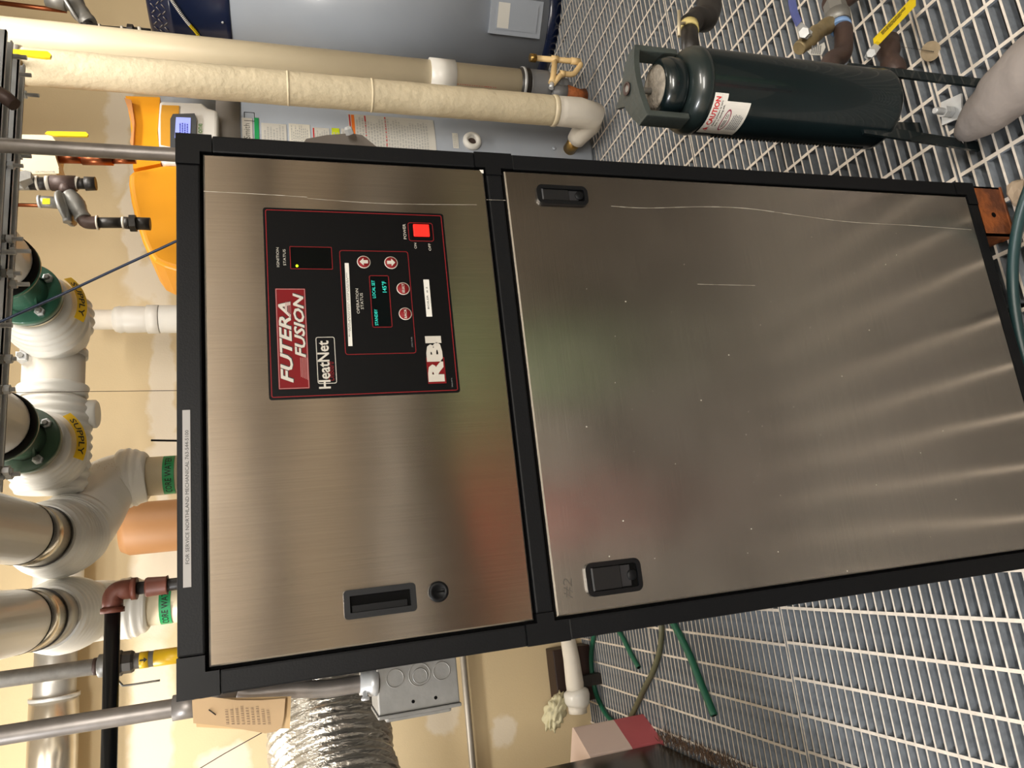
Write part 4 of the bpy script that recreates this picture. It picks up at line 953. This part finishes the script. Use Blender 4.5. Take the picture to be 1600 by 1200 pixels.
# conduits, gas and black pipe
CRX = at(130, 234, y=.40).x
o = obj('steel_conduit', MB().tube([(CRX, .40, 3.19), (CRX, .40, .1)], .0135, 20), galv, label='straight steel conduit dropping behind the right top corner of the boiler', cat='conduit')
cl = thing('power_conduit', 'steel conduit dropping past the left top corner of the boiler into the junction box', 'conduit', (-.03, .22, 1.1))
cy_ = .2
pts = [(-.033, cy_, 3.19), (-.033, cy_, 1.56), (-.022, cy_, 1.50), (-.022, cy_, 1.42), at(505, 1075, y=.2), at(585, 1069, y=.2)]
obj('tube', MB().tube(bend(pts[:3], .05) , .0125, 18), galv, cl)
obj('bent_tube', MB().tube(smooth_path([(-.024, cy_, 1.50), at(395, 1083, y=.2), at(455, 1077, y=.2), at(510, 1076, y=.2), at(560, 1069, y=.2), at(592, 1066, y=.2)], 8), .0125, 18), galv, cl)
c = at(300, 1088, y=.2); obj('coupling', MB().lathe([(.017, 1.545), (.017, 1.585)], (-.033, cy_, 0), n=18), galv, cl)
a, b = at(562, 1068, y=.2), at(590, 1066, y=.2)
obj('box_connector', MB().tube([a, a.lerp(b, .5), a.lerp(b, .55), b], [.0165, .0165, .019, .019], 18), zinc, cl)
c = at(570, 1082, y=.19); obj('connector_screw', MB().lathe([(.004, 0), (.004, .012), (.006, .012), (.006, .016)], at(570, 1076, y=.19), (-1, 0, 0), 12), zinc, cl)
# junction box: knocked-out side faces the camera, raised cover faces left
jb = thing('junction_box', 'square galvanized junction box with round knockouts on the left flank of the boiler', 'junction box', (-.07, .25, 1.16))
yj = .19; q = [at(x, y, y=yj) for x, y in ((586, 1046), (716, 1030), (716, 1098), (594, 1118))]
jx1 = -.004; jx0 = (q[2].x + q[3].x) / 2 + .0; jz1 = (q[0].z + q[3].z) / 2; jz0 = (q[1].z + q[2].z) / 2
boxm = mat('box_steel', '#858583', .45, .5, var=.1, vs=30, bump=.05)
obj('box', MB().bbox(jx0, jx1, yj, yj + .10, jz0, jz1, .002), boxm, jb)
obj('cover', MB().bbox(jx0 - .006, jx0 - .0005, yj - .003, yj + .103, jz0 - .002, jz1 + .002, .0025).bbox(jx0 - .013, jx0 - .005, yj + .008, yj + .092, jz0 + .012, jz1 - .010, .004), boxm, jb)
for u, r in ((.22, .0135), (.52, .017), (.80, .0135)):
    c = Vector((jx0 + (jx1 - jx0) * .58, yj, jz1 + (jz0 - jz1) * u))
    kn = obj('knockout', MB().lathe([(r, .0), (r, -.0012), (r - .0012, -.0012), (r - .0014, -.0002)], c, (0, 1, 0), 30, caps=False), steel_grey, jb)
    if r > .015: obj('inner_knockout', MB().lathe([(.0115, .0), (.0115, -.0018), (.0102, -.002), (.010, -.0012)], c + Vector((-.002, 0, -.001)), (0, 1, 0), 28), boxm, kn)
for u in (.42, .70): obj('screw_hole', MB().lathe([(.0026, 0), (.0026, -.0006)], (jx0 + .012, yj, jz1 + (jz0 - jz1) * u), (0, 1, 0), 12), gap_black, jb)
# paper tags hanging over the conduit
pt = thing('paper_tag', 'two curled sheets of buff paper hanging off the left top corner of the boiler', 'paper', (-.07, .17, 1.38))
buff = mat('buff_paper', '#b79a74', .7, var=.06, vs=8)
def sheet(name, pts, y, m, c=0):
    A = [at(px, py, y=y) for px, py in pts]
    mb = MB(); mb.prism(A, (0, .0012, 0)); return obj(name, mb, m, pt)
sheet('back_sheet', ((303, 1092), (455, 1088), (453, 1138), (400, 1141), (307, 1136)), .168, mat('buff_paper_light', '#c9aa7c', .7, var=.05))
fs_ = sheet('front_sheet', ((300, 1094), (330, 1089), (370, 1094), (410, 1094), (446, 1091), (444, 1118), (440, 1138), (432, 1143), (415, 1146), (380, 1140), (350, 1135), (302, 1130)), .158, buff)
mb = MB(); lines(pxmap((432, 1134), (428, 1100), (345, 1134), y=.1575), 9, mb, words=8, fill=.5); obj('faded_print', mb, mat('faded_ink', '#8a7258', .7), fs_, kind='stuff')
obj('staple', MB().tube([at(326, 1109, y=.157), at(337, 1117, y=.157)], .0008, 6), iron, fs_)
# gas riser
gp = thing('gas_riser', 'galvanized gas riser with yellow flow tape behind the left top corner of the boiler', 'pipe', (-.015, .9, 1.2))
gx, gy = -.0145, .9
def gz(px): return at(px, 1040, y=gy).z
obj('pipe', MB().lathe([(.0172, 1.2), (.0172, 3.19)], (gx, gy, 0), n=24), mat('dusty_galvanized', '#9c9a96', .55, .6, var=.2, vs=35), gp)
obj('thread_end', MB().lathe([(.0165, gz(153)), (.0185, gz(152)), (.0185, gz(147)), (.0165, gz(146))], (gx, gy, 0), n=24), brown_iron, gp)
obj('valve_body', MB().lathe([(.0235, gz(190)), (.0275, gz(185)), (.0275, gz(176)), (.022, gz(172)), (.0245, gz(168)), (.0245, gz(155)), (.019, gz(153))], (gx, gy, 0), n=20), steel_grey, gp)
obj('valve_end', MB().lathe([(.021, gz(210)), (.024, gz(206)), (.024, gz(193)), (.0275, gz(190)), (.0275, gz(186))], (gx, gy, 0), n=8, smooth=False), mat('dark_casting', '#5b5752', .5, .5), gp)
obj('lever', MB().tube(smooth_path([at(180, 1058, y=gy - .02), at(190, 1069, y=gy - .03), at(197, 1071, y=gy - .03), at(250, 1063, y=gy - .03)], 5), .0022, 8), steel_grey, gp)
obj('yellow_tape', MB().lathe([(.018, gz(233)), (.018, gz(219))], (gx, gy, 0), n=24), yellow_tape, gp)
obj('yellow_tape', MB().lathe([(.018, gz(300)), (.018, gz(241))], (gx, gy, 0), n=24), yellow_tape, gp)
z = gz(226); A = [(-.0015, .006), (.0015, .006), (.0015, -.001), (.005, -.001), (0, -.007), (-.005, -.001), (-.0015, -.001)]
obj('flow_arrow', MB().prism([(gx + .001 + a * 1.1, gy - .0192, z + b * 1.2) for a, b in A[::-1]], (0, .0005, 0)), black_ink, gp)
# black pipe crossing
bk = thing('black_pipe', 'black pipe crossing overhead into a red-brown elbow above the boiler', 'pipe', (-.1, .8, 1.78))
bz_ = at(174, 1060, y=.8).z; bx_ = at(190, 925, y=.8).x
el_x = at(225, 918, y=.8).x
obj('pipe', MB().tube([(-1.6, .8, bz_ + .01), (el_x - .035, .8, bz_)], .0155, 22), black_pipe_m, bk)
obj('elbow', MB().tube(bend([(el_x - .04, .8, bz_), (el_x, .8, bz_), (el_x, .8, bz_ - .045)], .035, 8), .0205, 22), red_brown, bk)
obj('elbow_collar', MB().tube([(el_x - .045, .8, bz_), (el_x - .034, .8, bz_)], .0235, 22), red_brown, bk)
obj('elbow_collar', MB().tube([(el_x, .8, bz_ - .036), (el_x, .8, bz_ - .047)], .0235, 22), red_brown, bk)
obj('nipple', MB().tube([(el_x, .8, bz_ - .04), (el_x, .8, 1.547)], .0135, 20), iron, bk)
zc = at(245, 917, y=.8).z
obj('coupling', MB().tube([(el_x, .8, zc + .022), (el_x, .8, zc + .018), (el_x, .8, zc - .018), (el_x, .8, zc - .022)], [.019, .021, .019, .021], 20), red_brown, bk)
# cables
obj('blue_cable', MB().tube(smooth_path([at(-40, 522, y=.5), at(0, 503, y=.5), at(90, 463, y=.5), at(180, 421, y=.48), at(273, 378, y=.45), at(330, 350, y=.42)], 8), .0026, 10), mat('blue_cable_jacket', '#1b3050', .4), label='thin dark blue cable slanting down to the top of the boiler', cat='cable')
obj('thin_wire', MB().tube([at(-20, 614, y=.8), at(120, 612, y=.8), at(300, 610, y=.8)], .0007, 6), brown_iron, label='hair-thin wire hanging vertically between the two green flanges', cat='wire')
obj('wall_wire', MB().tube([at(305, 1205, y=2.6), at(350, 1178, y=2.6), at(400, 1150, y=2.6), at(440, 1128, y=2.6)], .0022, 6), brown_iron, label='thin brown wire crossing the wall by the silver flexible duct', cat='wire')
obj('black_probe', MB().tube([at(236, 688, y=1.2), at(300, 689, y=1.2)], .0028, 8), gap_black, label='short black probe sticking up behind the boiler top', cat='probe')
# flexible foil duct
fd = thing('flexible_duct', 'large crinkled silver flexible duct coming out behind the left side of the boiler', 'duct', (-.3, 1.3, 1.0))
P = dens(smooth_path([(.12, 1.66, 1.33), (-.12, 1.52, 1.335), (-.35, 1.36, 1.33), (-.57, 1.20, 1.315)], 10), .007)
n = len(P); random.seed(5)
obj('foil_sleeve', MB().tube(P, [.170 + .0055 * math.sin(i * 1.9) + .004 * math.sin(i * .37) for i in range(n)], 72, noise=.009), foil, fd)
# conduit on the back wall
wy_ = 2.70; zw = at(729, 1100, y=wy_).z
obj('wall_conduit', MB().tube([(.5, wy_ - .012, zw), (-2.2, wy_ - .012, zw)], .016, 14), mat('grey_conduit', '#a9a39a', .45, .5), label='grey conduit fixed horizontally along the back wall', cat='conduit')

# ================================================================ right group of small gas fittings
gg = thing('gas_regulator_piping', 'dark threaded gas pipe with tee, grey regulator and union near the orange hood', 'pipe', (1.5, 1.5, 1.9))
Y = 1.45
def tb(name, a, b, r0, r1, m, parent=gg, n=16, y=None, **k): return obj(name, MB().tube([at(*a, y=y or Y), at(*b, y=y or Y)], [r0, r1], n, **k), m, parent)
q_ = at(30, 287, y=Y); obj('riser', MB().tube([(q_.x, Y, q_.z), (q_.x, Y, 3.19)], .019, 18), iron, gg); tb('pipe', (22, 287), (56, 287), .021, .021, steel_grey); tb('pipe', (46, 287), (84, 287), .021, .021, iron)
tb('tape_ring', (57, 286), (61, 286), .0235, .0235, tape_w); tb('tape_ring', (72, 286), (78, 286), .0235, .0235, tape_w); tb('tape_ring', (118, 286), (123, 287), .022, .022, tape_w)
tb('tee_body', (80, 286), (119, 287), .026, .026, brown_iron); tb('tee_branch', (101, 288), (106, 303), .024, .021, brown_iron)
tb('pipe', (120, 287), (134, 287), .018, .018, iron); tb('end_cap', (133, 287), (150, 287), .0235, .022, iron)
obj('regulator_body', MB().tube(smooth_path([at(104, 303, y=Y), at(113, 312, y=Y), at(122, 326, y=Y), at(130, 342, y=Y)], 5), [.02, .024, .026, .026, .027, .028, .029, .029, .03, .028, .027, .024, .023, .024, .026, .024], 18), steel_grey, gg)
c = at(99, 325, y=Y); obj('regulator_bonnet', MB().tube([at(97, 303, y=Y - .02) , at(105, 347, y=Y - .02)], [.008, .012], 18), steel_grey, gg)
obj('regulator_disc', MB().lathe([(.058, -.006), (.060, 0), (.058, .006), (.02, .012)], at(103, 326, y=Y), Vector((.25, -.2, -1)), 30), steel_grey, gg)
vc = tb('vent_cylinder', (60, 315), (94, 317), .019, .019, steel_grey); tb('vent_ring', (60, 315), (64, 315), .021, .021, zinc)
f = pxmap((78, 319), (78, 310), (66, 319), y=Y - .0195); mb = MB(); quad(f, 0, 1, 0, 1, mb); obj('yellow_label', mb, yellow, gg)
obj('elbow', MB().tube(smooth_path([at(128, 336, y=Y), at(133, 346, y=Y), at(142, 348, y=Y), at(153, 348, y=Y)], 5), .021, 18), brown_iron, gg)
tb('tape_ring', (122, 339), (139, 336), .006, .006, tape_w); tb('tape_ring', (151, 348), (154, 348), .0235, .0235, tape_w); tb('tape_ring', (191, 348), (195, 348), .020, .020, tape_w)
tb('pipe', (153, 348), (193, 348), .0175, .0175, iron); tb('union', (195, 348), (204, 349), .02, .02, iron); tb('union_nut', (203, 349), (213, 349), .029, .029, iron, n=8, smooth=False); tb('union', (212, 349), (235, 350), .021, .021, iron)
obj('copper_tube', MB().tube([at(-20, 319, y=2.3), at(60, 321, y=2.3), at(96, 324, y=2.3)], .008, 10), copper, label='thin copper tube running high beside the grey regulator', cat='tube')
lp = thing('lagged_valve', 'lagged valve block with yellow lever and hanging tag next to the strut rack', 'valve', (1.65, 1.5, 2.0))
obj('insulation_block', MB().prism([at(px, py, y=1.50) for px, py in ((28, 210), (80, 211), (88, 222), (85, 240), (92, 262), (88, 272), (50, 272), (26, 262))], (0, .10, 0)), ivory, lp)
obj('yellow_lever', MB().prism([at(px, py, y=1.44) for px, py in ((70, 208), (74, 205), (134, 206), (138, 210), (136, 213), (86, 212))], (0, .008, 0)), yellow, lp)
tb('copper_stub', (84, 245), (130, 247), .022, .02, copper, parent=lp, y=1.55); tb('copper_coupling', (128, 247), (176, 248), .024, .024, copper, parent=lp, y=1.55); tb('copper_stub', (174, 248), (212, 248), .018, .018, copper, parent=lp, y=1.55)
t_ = obj('hanging_tag', MB().prism([at(px, py, y=1.43) for px, py in ((48, 265), (92, 264), (92, 271), (50, 272))], (0, .002, 0)), ivory, lp)
text('tag_lettering', 'OUTDOOR', pxmap((55, 270), (86, 270), (55, 267), y=1.429), grey_ink, t_)
obj('flange_block', MB().prism([at(px, py, y=1.40) for px, py in ((18, 270), (40, 266), (48, 268), (48, 278), (30, 284), (20, 278))], (0, .05, 0)), steel_grey, lp)
yv_ = at(10, 86, y=1.34); obj('valve_stem', MB().tube([yv_, Vector((IX, IY, yv_.z))], .012, 12), brass, ip)
obj('valve_lever', MB().prism([at(px, py, y=1.30) for px, py in ((2, 78), (6, 76), (74, 80), (80, 85), (78, 90), (70, 90), (6, 82))], (0, .01, 0)), yellow, ip, label='yellow valve lever')
tv = thing('top_gas_valve', 'dark grey valve and threaded nipple at the top beside the navy heater band', 'valve', (2.2, 1.9, 2.1))
Y = 1.9
obj('valve_body', MB().tube(smooth_path([at(96, -12, y=Y), at(116, 5, y=Y), at(124, 18, y=Y), at(134, 30, y=Y), at(140, 38, y=Y)], 4), [.03, .035, .04, .04, .042, .036, .034, .034, .036, .036, .034, .032, .032, .034, .034, .032, .032], 18), steel_grey, tv)
obj('valve_disc', MB().lathe([(.055, -.005), (.058, 0), (.055, .005)], at(110, 12, y=Y - .02), Vector((.5, -.2, -1)), 26), zinc, tv)
tb('pipe', (74, -3), (104, 6), .034, .03, steel_grey, parent=tv, y=Y)
obj('elbow', MB().tube(smooth_path([at(134, 34, y=Y), at(139, 44, y=Y), at(150, 47, y=Y), at(158, 48, y=Y)], 5), .025, 18), iron, tv)
tb('tape_ring', (156, 48), (159, 48), .027, .027, tape_w, parent=tv, y=Y); tb('pipe', (158, 48), (200, 51), .021, .021, iron, parent=tv, y=Y)
tb('tape_ring', (190, 50), (194, 50), .024, .024, tape_w, parent=tv, y=Y); tb('union_nut', (200, 50), (209, 51), .032, .032, iron, parent=tv, y=Y, n=8, smooth=False); tb('pipe', (208, 51), (236, 54), .023, .023, iron, parent=tv, y=Y)
tb('tape_ring', (217, 52), (222, 52), .026, .026, tape_w, parent=tv, y=Y)
obj('copper_line', MB().tube([at(-20, 2, y=2.4), at(60, 12, y=2.4), at(104, 17, y=2.4)], .011, 10), copper, label='copper line entering the dark grey valve at the top', cat='tube')

# ================================================================ lower left: hoses, trap, rag, bucket, neighbour boiler
def hose(name, pts, r, m, lab, z=None):
    P = smooth_path([at(*p[:2], z=(p[2] if len(p) > 2 else r + .001)) for p in pts], 8)
    t = obj(name, MB().tube(P, r, 14), m, label=lab, cat='hose', group=None)
    for q, d in ((P[-1], P[-1] - P[-2]),):
        obj('hose_bore', MB().lathe([(r * .65, 0), (r * .65, .0008)], q + d.normalized() * .0002, d, 12), gap_black, t)
    return t
hose('garden_hose', [(930, 985), (925, 1010), (924, 1040), (929, 1075), (938, 1100), (952, 1122), (975, 1140)], .0115, hose_green, 'green hose curving down to the red and white box')
hose('garden_hose', [(960, 975), (974, 998), (986, 1022), (998, 1043)], .0105, hose_green, 'short cut green hose end nearest the middle of the looped hoses')
hose('garden_hose', [(1030, 960), (1034, 985), (1030, 1020), (1020, 1050), (1005, 1080), (990, 1112), (980, 1130)], .0115, hose_olive, 'olive grey hose arching over the grating to the box')
hose('garden_hose', [(1040, 955), (1058, 985), (1078, 1025), (1098, 1075), (1116, 1118)], .0135, hose_green, 'long straight green hose with cut end pointing left on the grating')
hose('teal_hose', [(1640, 230, .06), (1606, 300, .05), (1589, 360, .04), (1582, 430, .03), (1588, 500, .03), (1605, 570, .03), (1640, 650, .03)], .0105, hose_teal, 'thick dark teal hose curving in front of the rusty boiler foot')
tr = thing('drain_trap', 'white wrapped drain pipe with flared white end lying by the wall', 'pipe', (-.45, 2.55, 0))
Y = 2.52
def tz(px, py): return at(px, py, y=Y)
obj('wrapped_pipe', MB().tube([tz(885, 985), tz(893, 1030), tz(898, 1068), tz(899, 1078)], [.036, .040, .044, .042], 24), canvas_plain, tr)
obj('flared_end', MB().tube([tz(899, 1076), tz(900, 1080), tz(901, 1086), tz(902, 1098), tz(902, 1104)], [.044, .060, .064, .060, .048], 28), white_paint, tr)
obj('end_cap', MB().tube([tz(902, 1102), tz(903, 1114)], [.046, .044], 24), canvas_plain, tr)
obj('trap_support', MB().box(tz(898, 1068).x - .02, tz(898, 1068).x + .03, Y - .02, Y + .02, 0, tz(898, 1068).z - .02), iron, tr)
obj('dark_crate', MB().bbox(-.62, -.36, 2.60, 2.71, 0.0, .20, .006), mat('dark_brown_panel', '#2a1812', .5), label='dark brown board standing at the foot of the wall behind the white drain pipe', cat='board')
random.seed(11)
ragm = mat('cream_rag', '#cfc9a8', .8, bump=.3, bs=30)
rg = MB(); c0 = at(868, 1112, y=2.56)
bm = bmesh.new(); bmesh.ops.create_icosphere(bm, subdivisions=4, radius=1)
for v in bm.verts:
    p = v.co; w = 1 + .25 * math.sin(7 * p.x + 3 * math.sin(5 * p.z)) * math.cos(6 * p.y + 2 * p.x) + .15 * math.sin(13 * p.z + 9 * p.y)
    v.co = Vector((p.x * .075 * w, p.y * .045 * w, p.z * .05 * w)) + c0 + Vector((0, 0, -.03 * p.x))
bm.verts.ensure_lookup_table(); rg.add([v.co.copy() for v in bm.verts], [[v.index for v in f.verts] for f in bm.faces], 0, True); bm.free()
zlow = min(v.z for v in rg.v)
obj('rag', rg, ragm, label='crumpled cream rag beside the flared white drain end', cat='rag')
bk_ = thing('carton', 'pinkish white box with a wide red lower band behind the dark cabinet', 'box', (-.72, 2.03, 0))
C1 = at(1003, 1113, z=0); C2 = at(1036, 1158, z=0); e1 = (C2 - C1).normalized(); n1 = Vector((e1.y, -e1.x, 0)); n1 = n1 if n1.x < 0 else -n1
C2 = C1 + e1 * .195; hC = .325
def cprism(z0, z1, m, name, g_=0):
    r0 = .018; P = []
    for a, d1, d2 in ((C1, e1, n1), (C1 + n1 * .19, -n1, e1), (C2 + n1 * .19, -e1, -n1), (C2, n1, -e1)):
        for t in (0, .3, .7, 1): P.append(a + d1 * r0 * (1 - t) + d2 * r0 * t - (d1 + d2) * g_)
    P = [C1 + e1 * r0 * (1 - t) ** 2 + n1 * r0 * t ** 2 for t in (0, .3, .6, 1)] + [C1 + n1 * .19 - n1 * r0 * (1 - t) ** 2 + e1 * r0 * t ** 2 for t in (0, .3, .6, 1)] + \
        [C2 + n1 * .19 - e1 * r0 * (1 - t) ** 2 - n1 * r0 * t ** 2 for t in (0, .3, .6, 1)] + [C2 - n1 * -r0 * (1 - t) ** 2 - e1 * r0 * t ** 2 for t in (0, .3, .6, 1)]
    obj(name, MB().prism([Vector((p.x, p.y, z0)) for p in P], (0, 0, z1 - z0)), m, bk_)
pink = mat('pale_pink_plastic', '#d8c2b8', .45, var=.02); redp = mat('faded_red_plastic', '#b85c62', .45, var=.04)
zr = .14
cprism(0, zr, redp, 'red_band'); cprism(zr, hC, pink, 'box_wall')
# neighbouring boiler: dark glossy flank
nb_ = thing('neighbour_cabinet', 'dark glossy flank of the next boiler cabinet at the lower left edge', 'cabinet', (-1.05, 1.3, 0))
obj('casing', MB().bbox(-1.42, -.682, .62, 1.905, .03, 1.40, .003), mat('dark_glossy_panel', '#26261f', .18, .3, var=.1, vs=3), nb_)
obj('plinth', MB().box(-1.40, -.70, .64, 1.88, 0, .03), iron, nb_)
fr = MB(); random.seed(9)
for i in range(420):
    y = random.uniform(1.0, 1.92); x = -.68 + abs(random.gauss(0, .018)); L = random.uniform(.015, .05); a = random.gauss(.1, .7)
    p = Vector((x, y, random.uniform(.002, .03))); d = Vector((math.cos(a), math.sin(a), random.uniform(-.2, .3))).normalized() * L
    fr.tube([p, p + d * .6, p + d + Vector((0, 0, -.003))], [.0015, .001, .0004], 4, caps=False)
obj('frayed_matting', fr, mat('brown_fibre', '#5a4433', .85, var=.25, vs=40), label='frayed brown fibre matting along the foot of the dark cabinet', cat='matting', kind='stuff')
# broken grating bit seen through the gap and debris
random.seed(2)
db = MB(); c = at(1590, 303, z=.012)
bm = bmesh.new(); bmesh.ops.create_icosphere(bm, subdivisions=2, radius=1)
for v in bm.verts: v.co = Vector((v.co.x * .03, v.co.y * .02, v.co.z * .012)) * random.uniform(.75, 1.2) + c
bm.verts.ensure_lookup_table(); db.add([v.co.copy() for v in bm.verts], [[v.index for v in f.verts] for f in bm.faces]); bm.free()
obj('paper_scrap', db, mat('scrap_beige', '#9c8a74', .8), label='small beige crumpled scrap on the grating right of the rusty foot', cat='scrap')

# ================================================================ objects added behind the camera for the tones mirrored in the steel doors
obj('added_red_drum', MB().lathe([(.16, 0), (.16, .3), (.165, .31), (.16, .32), (.16, .60), (.15, .62)], (.30, -2.25, 0), n=32), mat('red_drum_paint', '#b8402f', .5), label='added red drum giving the upper steel door a red reflection', cat='drum')  # added unseen drum, there for the red patch in the steel
obj('added_green_tank', MB().lathe([(.24, 0), (.25, .03), (.25, .55), (.2, .63), (0, .65)], (1.05, -2.35, 0), n=32), mat('pale_green_paint', '#7fa070', .5), label='added pale green tank giving the steel doors a green reflection', cat='tank')  # added unseen tank, there for the green tint in the steel
dk = mat('reflection_pipe_dark', '#3a332d', .5)  # for the added pipes that mirror as dark bands in the doors
for i, (z, r, y, m_, lb) in enumerate(((1.52, .09, -2.9, dk, 'dark pipe added behind the camera for door reflections, highest of the four'), (1.02, .045, -2.9, dk, 'thin dark pipe added behind the camera for door reflections, third from the floor'),
        (.84, .07, -2.95, white_paint, 'white pipe added behind the camera for door reflections'), (.60, .12, -3.0, dk, 'thick dark pipe added low behind the camera for door reflections'))):
    obj('added_reflection_pipe', MB().tube([(-2.9, y, z), (4.4, y, z)], r, 20), m_, label=lb, cat='pipe')

for o in bpy.data.objects:          # look-alike things share a group
    n = o.name.split('.')[0]
    gname = {'garden_hose': 'loose hoses on the grating', 'added_reflection_pipe': 'pipes added behind the camera for door reflections', 'ceiling_light': 'ceiling lights',
             'water_heater': 'water heaters at the back wall', 'core_water_pipe': 'silver-banded overhead pipes'}.get(n)
    if gname and o.get('category'): o['group'] = gname
